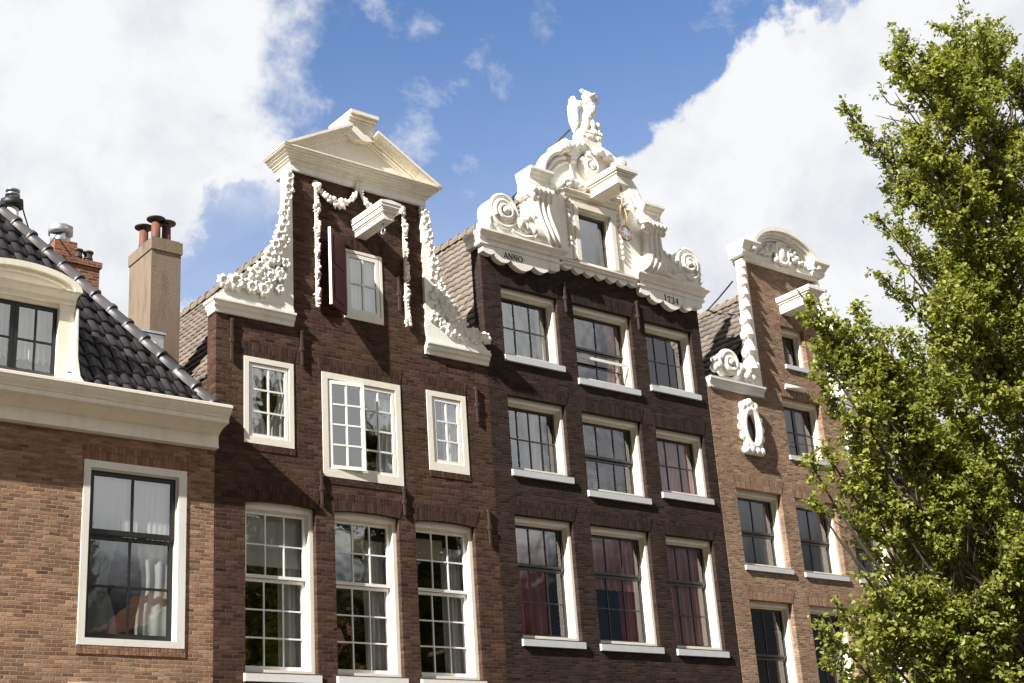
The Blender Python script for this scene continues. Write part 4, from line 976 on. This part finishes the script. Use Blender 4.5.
# arched pediment
ap = MB()
ap.box(C4-1.30,C4+1.30,-0.10,0.30,14.86,15.02)
ap.mould(C4-1.27, C4+1.27, 0.3, [(0.06,14.80),(0.09,14.81),(0.09,14.86),(0.12,14.87)], k=0.6)
tym = arcpts(C4,15.02,1.12,0.62,0,PI,30)
ap.prism(tym, -0.08, 0.28)
def ring(rx,rz,rx2,rz2,ya,yb): ap.prism(arcpts(C4,15.02,rx,rz,0,PI,30)+arcpts(C4,15.02,rx2,rz2,PI,0,30), ya, yb)
ring(1.22,0.80,1.12,0.70,-0.32,0.30); ring(1.15,0.735,1.04,0.63,-0.26,0.28); ring(1.08,0.665,0.97,0.57,-0.19,0.28); ring(1.0,0.60,0.90,0.51,-0.13,0.28)
ap.build('arched_pediment', M['white'], h4)
for sg in (-1,1):
    xa,xb = sorted((C4+sg*1.12,C4+sg*1.40)); cb = MB()
    cb.mould(xa, xb, 0.25, [(0.10,14.88),(0.16,14.90),(0.20,14.95),(0.20,15.02),(0.25,15.06),(0.27,15.10),(0.33,15.14),(0.35,15.17),(0.35,15.215),(0.2,15.23)], k=0.42)
    cb.build('cap_block', M['white'], h4)
orn = MB()
orn.prism(arcpts(C4,15.22,0.19,0.24,0,2*PI,24)[:-1], -0.16, -0.05); orn.ball((C4,-0.15,15.22),(0.14,0.06,0.19))
orn.tube([(C4+0.24*math.cos(t),-0.14,15.22+0.28*math.sin(t)) for t in np.linspace(0,2*PI,26)], 0.045, 8)
for sg in (-1,1):
    for o,z,r in ((0.30,15.38,0.08),(0.36,15.25,0.09),(0.45,15.15,0.10),(0.56,15.22,0.09),(0.62,15.10,0.08),(0.72,15.14,0.07),(0.25,15.0,0.09),(0.48,15.34,0.07),(0.80,15.08,0.05)): orn.ball((C4+sg*o,-0.13,z),(r,0.07,r*0.8))
carve('crest', orn, M['carved'], h4, voxel=0.014, smooth=1, factor=0.4)
for sg in (-1,1):
    X = lambda o: C4+sg*o
    st = MB()
    st.prism([(X(1.253),11.62),(X(1.253),14.84),(X(1.38),14.84),(X(1.40),13.9),(X(1.44),13.2),(X(1.52),12.6),(X(1.62),12.1),(X(1.95),11.85),(X(2.3),11.70),(X(2.95),11.66),(X(2.95),11.62)], -0.06, 0.18)
    rnd = random.Random(5)
    z = 14.72
    for k in range(9):
        h = 0.20+0.035*k; w_ = 0.075+0.014*k; o = 1.42+0.026*k
        st.tube([(X(o),-0.08,z),(X(o+0.01),-0.10,z-h*0.35),(X(o+0.03),-0.11,z-h*0.75),(X(o+0.02),-0.08,z-h)], [w_*0.45,w_*0.8,w_*1.15,w_*0.55], 9)
        for q in (-1,0,1): st.ball((X(o+0.03+q*w_*0.8),-0.10,z-h*0.88+rnd.uniform(-.02,.02)), (w_*0.5,0.07,w_*0.6))
        z -= h*0.93
    for k in range(7): st.ball((X(1.50+rnd.uniform(-.08,.12)),-0.07,12.6-k*0.12), (0.10,0.06,0.09))
    spiral(st, (X(2.35),12.02), -0.10, 0.27, 0.07, 1.5, 0.09, start=(0.3 if sg>0 else PI-0.3), sgn=sg)
    st.prism(arcpts(X(2.35),12.02,0.27,0.29,0,2*PI,22)[:-1], -0.08, 0.12)
    for o,z,r in ((2.72,11.92,0.13),(2.86,11.82,0.11),(2.68,12.08,0.10),(2.0,11.95,0.13),(1.82,11.82,0.14),(1.62,11.80,0.13),(1.48,11.86,0.11),(2.12,11.80,0.12),(1.7,12.0,0.12),(2.84,12.02,0.08),(1.45,12.1,0.10)): st.ball((X(o),-0.11,z),(r,0.09,r))
    carve('claw_piece', st, M['carved'], h4, voxel=0.014, smooth=1, factor=0.4)
    xa,xb = sorted((X(1.25),X(2.98))); lg = MB()
    lg.mould(xa, xb, 0.25, [(0.03,11.38),(0.06,11.39),(0.06,11.46),(0.10,11.50),(0.14,11.55),(0.15,11.56),(0.15,11.60),(0.05,11.62)], k=0.5, l=(sg<0), r=(sg>0)); lg.build('ledge', M['sill_white'], h4)
    # carved oval window surround
    ct = MB(); cx4,cz4 = X(1.86),10.56
    ct.tube([(cx4+0.25*math.cos(t),-0.07,cz4+0.43*math.sin(t)) for t in np.linspace(0,2*PI,34)], 0.10, 10)
    for t in np.linspace(0,2*PI,15)[:-1]: ct.ball((cx4+0.33*math.cos(t),-0.07,cz4+0.48*math.sin(t)), (0.085,0.075,0.10), rot=('Y',t))
    for o in (-0.22,-0.1,0.05,0.18): ct.ball((cx4+o,-0.09,11.06+0.06*math.cos(o*8)), (0.11,0.08,0.12)); ct.ball((cx4+o*1.2,-0.08,10.04), (0.11,0.10,0.11))
    ct.ball((cx4,-0.1,11.16),(0.09,0.08,0.10)); ct.box(cx4-0.28,cx4+0.28,-0.06,0.0,9.96,10.06)
    ob = carve('oval_surround', ct, M['carved'], h4, voxel=0.014, smooth=1, factor=0.4)
    mo = MB(); mo.prism(arcpts(cx4,cz4,0.21,0.38,0,2*PI,24)[:-1], -0.012, 0.01); mo.build('oval_pane', M['sash_dark'], ob)
hoist(h4, 24.96, 25.33, 13.66, 14.04, 0.92, hook=False)
gable_roof(h4, 22.12, 28.23, 10.6, 14.55, 0.31, 10, M['tile_brown'], tw=0.24, th=0.27)
mb = MB(); mb.tube([(23.60,0.17,14.28),(24.4,1.35,14.46),(25.17,2.5,14.66)], 0.02, 6); mb.build('stay_rod', M['black_iron'], h4)

# ------------------------------------------------------------------ HOUSE 5: mostly behind the tree
h5 = thing('canal_house', 'lower brown brick house with dark slate roof glimpsed behind the tree', 'house', (31.3,0,0), 'canal houses in the row')
E0,E1 = 28.30,34.4
w5 = [(x,x+1.3,z,z+h_) for z,h_ in ((6.9,1.7),(3.6,2.3)) for x in (28.9,30.7,32.5)]
wall(h5, [(E0,E1,0,9.3)], w5, M['brick_brown'], extra=shell(E0,E1,0.3,10,9.3,9.3))
for w in w5:
    win,(X0,X1,Z0,Z1),y = window(h5, *w, d=0.10, fw=(0.09,0.10,0.10,0.06), fm='white_frame', sm='white_sash', sashes=[(0,1,0.5,1,2,1,0.0,dict(TB)),(0,1,0,0.495,2,2,0.05,dict(TB))], sill=(0.14,0.06,'sill'))
    lintel(h5, w[0], w[1], w[3], 0.28, M['brick_brown_s'])
mb = MB(); mb.mould(E0, E1, 0.2, [(0.05,8.9),(0.08,8.9),(0.08,9.15),(0.2,9.22),(0.3,9.28),(0.3,9.36),(0.1,9.38)], k=0.0); mb.build('cornice', M['white'], h5)
mb = MB(); mb.add([(E0,0,9.36),(E1,0,9.36),(E1,4,11.6),(E0,4,11.6),(E0,10,9.36),(E1,10,9.36)], [(0,1,2,3),(3,2,5,4),(0,3,4),(1,5,2)]); mb.build('roof', M['slate'], h5)

# ------------------------------------------------------------------ houses on the opposite side, which the windows reflect
rndh = random.Random(12)
def opposite(x, w, h, mat, label):
    t = thing('canal_house', label, 'house', (x+w/2,-36,0), 'canal houses across the water')
    y = -36.0; hol = [(x+w*(0.10+0.30*i), x+w*(0.30+0.30*i), 1.2+3.2*j, 3.4+3.2*j) for i in range(3) for j in range(int(h/3.3))]
    hol = [(a,b,c,d) for a,b,c,d in hol if d < h-0.4]
    wall(t, [(x,x+w,0,h),(x+w*0.28,x+w*0.72,h,h+3.0)], [], mat, y0=y-0.3, thick=0.3)
    mb = MB(); mb.box(x,x+w,y-9,y-0.3,0,h); mb.build('side_walls', mat, t)
    for a,b,c,d in hol:
        f = MB(); bars(f, a, b, c, d, y-0.02, 3, 4, stile=0.10, bar=0.04, depth=0.06)
        wn = f.build('window', M['white_frame'], t); p = MB(); p.add([(a,y+0.006,c),(b,y+0.006,c),(b,y+0.006,d),(a,y+0.006,d)], [(3,2,1,0)]); p.build('pane', M['sash_grey'], wn)
    c = x+w/2
    mb = MB(); mb.box(x+w*0.26,x+w*0.74,y-0.4,y+0.25,h+3.0,h+3.3); mb.prism([(x+w*0.26,h+3.3),(x+w*0.74,h+3.3),(c,h+4.1)], y-0.4, y+0.2); mb.build('pediment', M['white'], t)
    mb = MB(); mb.prism([(x,h),(x+w*0.28,h),(x+w*0.28,h+1.9)], y-0.2, y); mb.prism([(x+w,h),(x+w*0.72,h+1.9),(x+w*0.72,h)], y-0.2, y); mb.build('claw_piece', M['white'], t)
    mb = MB(); mb.add([(x,y-0.3,h),(x,y-9,h),(c,y-9,h+3.2),(c,y-0.3,h+3.2),(x+w,y-0.3,h),(x+w,y-9,h)], [(0,1,2,3),(3,2,5,4)]); mb.build('roof', M['brick_red'], t)
opposite(17.5, 6.0, 11.0, M['brick_orange'], 'red brick gabled house across the water, reflected in the lowest left window')
opposite(38.0, 7.0, 12.5, M['brick_orange'], 'orange brick gabled house across the water, reflected in the red curtained windows')
opposite(25.3, 8.0, 12.5, M['brick_brown'], 'dark brown gabled house across the water, reflected in the white sash windows')

# ------------------------------------------------------------------ ground
mb = MB(); S = 600; mb.add([(-S,-S,0),(S,-S,0),(S,S,0),(-S,S,0)], [(0,1,2,3)]); g = mb.build('ground', M['street']); g['kind'] = 'structure'

# ------------------------------------------------------------------ tree
def make_tree():
    rng = np.random.default_rng(5); rnd = random.Random(5)
    TX,TY = 12.0,-13.0
    top = Vector((12.7,TY,8.9)); base = Vector((TX,TY,0))
    def trunk(z): t = z/8.9; return Vector((TX+(top.x-TX)*t**1.4+0.06*math.sin(z*1.3), TY+0.05*math.cos(z*0.9), z))
    wood = MB(); wood.smooth = True
    zs = [0,0.15,0.5,1.2,2.5,4,5.6,6.7,7.8,8.8]
    wood.tube([trunk(z) for z in zs], [0.24,0.19,0.165,0.15,0.13,0.10,0.075,0.05,0.03,0.01], 12)
    T = [(11.45,9.51),(12.5,10.05),(13.46,10.46),(10.52,8.52),(11.85,9.32),(12.87,9.84),(10.64,7.82),(10.42,6.83),(10.77,7.36),(9.05,6.12),(9.4,6.07),(9.01,5.6),(9.04,5.32),(8.75,4.55),(8.83,4.24),(9.15,3.94),(9.04,3.77),(8.57,3.19),(8.62,2.98),(9.02,3.46),(8.94,2.68),(10.77,8.12),(11.18,8.55),(11.47,8.82),(13.73,9.95),(9.37,4.98),(12.33,9.68),(13.14,10.05),(11.15,8.06),(10.94,8.98),(11.31,8.92),(10.61,8.28),(10.99,7.85),(11.2,8.38),(12.06,9.46),(9.8,5.58),(9.48,5.53),(9.48,4.51),(9.37,4.08),(9.32,3.43),(9.69,3.75),(9.91,5.05),(10.77,6.66),(11.2,7.42),(9.64,3.0),(9.26,5.85),(9.48,5.69),(9.21,5.15),(9.42,5.05),(9.1,4.72),(9.32,4.62),(9.64,5.37),(9.15,5.91),(9.48,3.75),(9.69,4.29),(10.58,7.04),(10.45,6.63),(10.54,6.27),(9.92,6.19),(9.65,5.85),(9.89,5.71),(9.47,5.77),(9.52,5.32),(9.94,5.35),(10.83,6.84),(10.47,6.01),(11.02,7.84),(10.76,7.45),(9.31,4.98),(9.54,4.84),(11.09,6.39),(11.32,7.49),(11.3,8.2),(11.6,7.9),(11.2,6.9),(12.85,9.59),(13.25,9.34),(13.6,10.11),(12.45,9.09),(12.83,8.65),(11.9,9.15),(11.47,8.54),(11.25,8.94),(11.39,9.34),(11.88,8.49),(12.24,8.25),(12.86,8.18),(12.38,9.56),(13.01,10.1),(13.9,9.6),(14.2,9.0),(13.8,8.6),(14.3,8.2),(13.4,8.8),(13.7,9.9),(13.95,10.2),(13.2,9.9),(12.1,9.0),(11.7,8.6),(13.3,9.6),(13.5,9.1),(13.15,8.7),(13.75,9.3),(14.0,9.9)]
    tips = [Vector((x, TY+rnd.uniform(-0.12,0.12)*(1 if x < 10.3 else 3), z)) for x,z in T]
    for k in range(135):
        z = rnd.uniform(2.3,8.5); phi = rnd.uniform(0,2*PI)
        R = 3.3*max(0,1-(z-2.0)/7.6)**0.85+0.15
        if math.cos(phi) < -0.2: R *= 0.72 if z < 6 else 0.66
        c = trunk(min(z,8.7)); q = rnd.uniform(0.55,1.0)
        tips.append(Vector((c.x+math.cos(phi)*R*q, TY+math.sin(phi)*R*q*0.85, z)))
    twigs = []     # (p0, p1)
    def shoot(P, spacing, lmin, lmax, t0):
        n = len(P); 
        L_ = sum((P[i+1]-P[i]).length for i in range(n-1)); m = int(L_/spacing)
        for q in range(m):
            t = t0+(1-t0)*(q+rnd.random())/m; f = t*(n-1); i = min(int(f),n-2); p = P[i].lerp(P[i+1], f-i); tg = (P[i+1]-P[i]).normalized()
            rv = Vector((rnd.gauss(0,1),rnd.gauss(0,1),rnd.gauss(0,1))); rv = (rv-tg*rv.dot(tg)).normalized()
            d = (tg*0.55+rv*0.85+Vector((0,0,0.18))).normalized(); ln = rnd.uniform(lmin,lmax)*(1.1-0.75*t)
            twigs.append((p, p+d*ln, d))
        twigs.append((P[-1]-(P[-1]-P[-2]).normalized()*0.17, P[-1], (P[-1]-P[-2]).normalized()))
    for k, tp in enumerate(tips):
        hd = math.hypot(tp.x-TX, tp.y-TY); zs_ = max(1.5, min(tp.z-0.25, tp.z-hd*rnd.uniform(0.75,1.15)))
        s = trunk(zs_); cpt = Vector((s.x+(tp.x-s.x)*0.55, s.y+(tp.y-s.y)*0.55, s.z+(tp.z-s.z)*0.38))
        P = []
        for i in range(11):
            t = i/10; P.append(s*(1-t)**2+cpt*2*t*(1-t)+tp*t*t+Vector((rnd.gauss(0,.022),rnd.gauss(0,.022),rnd.gauss(0,.022)))*(0<i<10))
        ln = (tp-s).length; r0 = 0.006+0.0058*ln
        wood.tube(P, [r0*(1-0.9*i/10)+0.004 for i in range(11)], 6, cap=False)
        shoot(P, 0.032, 0.15, 0.36, 0.15)
        for j in range(int(2+ln*2.2)):
            f = rnd.uniform(0.25,0.85)*10; i = int(f); p = P[i].lerp(P[i+1], f-i); tg = (P[i+1]-P[i]).normalized()
            rv = Vector((rnd.gauss(0,1),rnd.gauss(0,1),rnd.gauss(0,0.6))); rv = (rv-tg*rv.dot(tg)).normalized()
            d = (tg*0.75+rv*0.65+Vector((0,0,0.12))).normalized(); l2 = rnd.uniform(0.28,0.65)*(1-0.4*f/10)
            Q = [p+d*l2*u+Vector((0,0,0.10*u*u*l2)) for u in (0,0.33,0.66,1)]
            wood.tube(Q, [0.009,0.007,0.005,0.003], 4, cap=False); shoot(Q, 0.036, 0.12, 0.28, 0.1)
    # thin the shoots where a slow noise is low, so the sky shows through
    keep = [t for t in twigs if mnoise.noise(t[1]*1.7) > -0.02-0.34*rnd.random()]
    for p0,p1,d in keep[::2]: wood.tube([p0,p1], [0.0035,0.0018], 3, cap=False)
    n = len(keep); per = 13
    P0 = np.array([t[0] for t in keep]); P1 = np.array([t[1] for t in keep]); Dd = np.array([t[2] for t in keep])
    tt = rng.uniform(0.15,1.04,(n,per,1)); pos = P0[:,None,:]+(P1-P0)[:,None,:]*tt+rng.normal(0,0.017,(n,per,3))
    pos = pos.reshape(-1,3); D = np.repeat(Dd,per,0)
    ax = D*0.5+rng.normal(0,0.75,pos.shape)+np.array([0,0,-0.12]); ax /= np.linalg.norm(ax,axis=1,keepdims=True)
    up = rng.normal(0,0.42,pos.shape)+np.array([-0.25,-0.1,0.9]); w = np.cross(ax,up); w /= np.linalg.norm(w,axis=1,keepdims=True)
    nn = np.cross(w,ax); ln = rng.uniform(0.028,0.064,(len(pos),1)); wd = ln*rng.uniform(0.33,0.42,(len(pos),1))
    base_ = pos; m1_ = pos+ax*ln*0.45+w*wd+nn*ln*0.12; tip = pos+ax*ln-nn*ln*0.10; m2_ = pos+ax*ln*0.45-w*wd+nn*ln*0.12
    V = np.stack([base_,m1_,tip,m2_],1).reshape(-1,3); K = len(pos)
    root = thing('tree', 'tall bushy elm with bright green leaves in front of the houses', 'tree', (TX,TY,0))
    V = V-np.array([TX,TY,0])
    me = bpy.data.meshes.new('crown')
    me.vertices.add(4*K); me.vertices.foreach_set('co', V.astype(np.float32).ravel())
    idx = (np.arange(K)*4)[:,None]+np.array([[0,1,2,0,2,3]]); me.loops.add(6*K); me.loops.foreach_set('vertex_index', idx.astype(np.int32).ravel())
    me.polygons.add(2*K); me.polygons.foreach_set('loop_start', (np.arange(2*K)*3).astype(np.int32)); me.polygons.foreach_set('loop_total', np.full(2*K,3,np.int32))
    me.update(calc_edges=True); me.materials.append(M['leaf'])
    link('crown', me, root)
    wood.build('trunk', M['bark'], root)
    print('leaves', K)
    return root
tree = make_tree()
def copy_tree(src, loc, rz, sc, label):
    r = src.copy(); COL.objects.link(r); r.location = loc; r.rotation_euler = (0,0,rz); r.scale = (sc,sc,sc); r['label'] = label; r['group'] = 'trees across the water'
    for ch in list(src.children): c = ch.copy(); COL.objects.link(c); c.parent = r
    return r
for (x,y_,rz,sc,lb) in ((13.5,-30,1.0,1.3,'tree across the water, reflected in the lowest left window'),(29.0,-30,2.3,2.1,'tree across the water, reflected in the white sash windows'),(42.0,-31,4.0,1.35,'tree across the water, reflected in the red curtained windows'),(55.0,-30,5.2,1.5,'tree across the water, reflected in the light brown house'),(36.5,-31,3.1,2.1,'tree across the water, reflected in the right white sash window')):
    copy_tree(tree, (x,y_,0), rz, sc, lb)

# ------------------------------------------------------------------ sun, sky, camera
SD = Vector((-3.7,-1.0,2.6)).normalized()       # direction towards the sun
sl_ = bpy.data.lights.new('sun', 'SUN'); sl_.energy = 11.0; sl_.angle = math.radians(0.53); sl_.color = (1.0,0.955,0.88)
so = bpy.data.objects.new('sun', sl_); COL.objects.link(so); so.rotation_euler = SD.to_track_quat('Z','Y').to_euler(); so.location = (-30,-20,40)

w = bpy.data.worlds.new('World'); scene.world = w; w.use_nodes = True
nt = w.node_tree; nt.nodes.clear()
sky = N(nt, 'ShaderNodeTexSky', sky_type='NISHITA'); sky.sun_disc = False
sky.sun_elevation = math.asin(SD.z); sky.sun_rotation = math.atan2(SD.x, SD.y); sky.air_density = 1.0; sky.dust_density = 0.6; sky.ozone_density = 2.5; sky.altitude = 0
bg1 = N(nt, 'ShaderNodeBackground'); bg1.inputs[1].default_value = 0.175
L(nt, mix(nt, 1.0, sky.outputs[0], (0.88,0.98,1.14), 'MULTIPLY'), bg1.inputs[0])
tc = N(nt, 'ShaderNodeTexCoord'); dirv = tc.outputs['Generated']
def dot(v):
    n = N(nt, 'ShaderNodeVectorMath', operation='DOT_PRODUCT'); L(nt, dirv, n.inputs[0]); n.inputs[1].default_value = v; return n.outputs['Value']
def nz(scale, detail=8, rough=0.6, dist=0.0, off=(0,0,0), stretch=(1,1,1)):
    mp = N(nt, 'ShaderNodeMapping'); mp.inputs['Location'].default_value = off; mp.inputs['Scale'].default_value = stretch; L(nt, dirv, mp.inputs[0])
    n = N(nt, 'ShaderNodeTexNoise'); n.inputs['Scale'].default_value = scale; n.inputs['Detail'].default_value = detail; n.inputs['Roughness'].default_value = rough; n.inputs['Distortion'].default_value = dist
    L(nt, mp.outputs[0], n.inputs['Vector']); return n.outputs['Fac']
def sstep(v, a, b):
    n = N(nt, 'ShaderNodeMapRange', interpolation_type='SMOOTHSTEP'); n.inputs['From Min'].default_value = a; n.inputs['From Max'].default_value = b; L(nt, v, n.inputs['Value']); return n.outputs[0]
n_a = nz(5.5, 9, 0.58, 0.3); n_b = nz(16, 8, 0.62, 0.2, (3,1,2)); n_c = nz(11, 9, 0.62, 0.15, (7,2,5), (1,1,1.3))
ca = math_(nt, 'MULTIPLY', math_(nt, 'SUBTRACT', n_a, 0.5), 0.34); cb_ = math_(nt, 'MULTIPLY', math_(nt, 'SUBTRACT', n_b, 0.5), 0.19)
pert = math_(nt, 'ADD', ca, cb_)
mL = sstep(math_(nt, 'ADD', dot((-0.8714,0.4897,0.0289)), pert), -0.028, 0.050)
mR = sstep(math_(nt, 'ADD', dot((0.6166,-0.0153,-0.7871)), math_(nt, 'MULTIPLY', pert, 0.55)), -0.003, 0.014)
# blue gap low on the left, beside the chimney
gap = sstep(math_(nt, 'ADD', dot((0.4290,0.8130,0.3930)), math_(nt, 'MULTIPLY', pert, 0.03)), 0.9962, 0.9996)
gap2 = sstep(math_(nt, 'ADD', n_b, math_(nt, 'MULTIPLY', gap, 0.35)), 0.62, 0.80)
mL = math_(nt, 'MULTIPLY', mL, math_(nt, 'SUBTRACT', 1.0, math_(nt, 'MULTIPLY', gap2, math_(nt, 'MULTIPLY', gap, 0.75)), True))
wisp = math_(nt, 'MULTIPLY', sstep(n_c, 0.53, 0.74), 0.75)
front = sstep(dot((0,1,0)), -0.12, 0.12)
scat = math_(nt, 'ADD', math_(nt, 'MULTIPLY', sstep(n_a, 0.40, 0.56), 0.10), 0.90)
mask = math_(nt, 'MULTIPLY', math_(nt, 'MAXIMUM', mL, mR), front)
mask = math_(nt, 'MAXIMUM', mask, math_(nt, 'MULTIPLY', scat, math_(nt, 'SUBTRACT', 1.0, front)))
mask = math_(nt, 'MAXIMUM', mask, wisp)
haze = sstep(dot((0,0,1)), 0.58, 0.20)
mask = math_(nt, 'MAXIMUM', mask, math_(nt, 'MULTIPLY', haze, 0.65))
shade = ramp(nt, math_(nt, 'ADD', math_(nt, 'MULTIPLY', n_a, 0.6), math_(nt, 'MULTIPLY', n_b, 0.4)), [(0.36,(0.72,0.75,0.82)),(0.55,(0.97,0.98,1.0))])
backc = ramp(nt, n_a, [(0.38,(0.06,0.06,0.065)),(0.62,(0.13,0.13,0.14))])  # unseen sky behind the camera, made dark grey to cut fill light
bright = math_(nt, 'MULTIPLY', sstep(math_(nt, 'ADD', dot((0.60,-0.70,0.385)), math_(nt, 'MULTIPLY', pert, 0.35)), 0.88, 0.95), 1.0)  # bright patch added to the unseen sky for the panes to reflect
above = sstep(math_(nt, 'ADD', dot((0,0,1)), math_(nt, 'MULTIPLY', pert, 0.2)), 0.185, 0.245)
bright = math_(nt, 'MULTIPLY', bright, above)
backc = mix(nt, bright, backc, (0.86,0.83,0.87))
glare = sstep(math_(nt, 'ADD', dot((0.44,-0.84,0.31)), math_(nt, 'MULTIPLY', pert, 0.25)), 0.945, 0.985)  # second, stronger patch added out of view for the left windows' reflections
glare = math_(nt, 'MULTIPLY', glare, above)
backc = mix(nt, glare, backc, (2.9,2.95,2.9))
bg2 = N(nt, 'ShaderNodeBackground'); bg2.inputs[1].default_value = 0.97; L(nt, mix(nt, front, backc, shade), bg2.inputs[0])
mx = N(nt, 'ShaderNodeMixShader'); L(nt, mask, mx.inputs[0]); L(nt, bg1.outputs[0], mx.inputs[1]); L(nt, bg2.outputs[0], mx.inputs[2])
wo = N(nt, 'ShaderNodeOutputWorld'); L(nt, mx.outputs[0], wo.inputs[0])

cam = bpy.data.cameras.new('camera'); co = bpy.data.objects.new('camera', cam); COL.objects.link(co)
cam.sensor_width = 36; cam.sensor_fit = 'HORIZONTAL'; cam.lens = 1413.508/1024*36; cam.clip_end = 3000; cam.clip_start = 0.1
yaw,pit,rol = 0.69365305,0.36160937,-0.07106437
f = Vector((math.sin(yaw)*math.cos(pit), math.cos(yaw)*math.cos(pit), math.sin(pit))); r = Vector((math.cos(yaw),-math.sin(yaw),0)); u = r.cross(f)
c_,s_ = math.cos(rol),math.sin(rol)
rx = r*c_+u*s_; ux = -r*s_+u*c_
co.matrix_world = Matrix(((rx.x,ux.x,-f.x,0),(rx.y,ux.y,-f.y,-20),(rx.z,ux.z,-f.z,1.6),(0,0,0,1)))
scene.camera = co
scene.render.engine = 'CYCLES'
scene.view_settings.view_transform = 'Standard'; scene.view_settings.look = 'None'; scene.view_settings.exposure = 0; scene.view_settings.gamma = 1
scene.cycles.use_denoising = True
scene.cycles.max_bounces = 8; scene.cycles.transparent_max_bounces = 12; scene.cycles.caustics_reflective = False; scene.cycles.caustics_refractive = False
scene.render.resolution_x = 1024; scene.render.resolution_y = 683
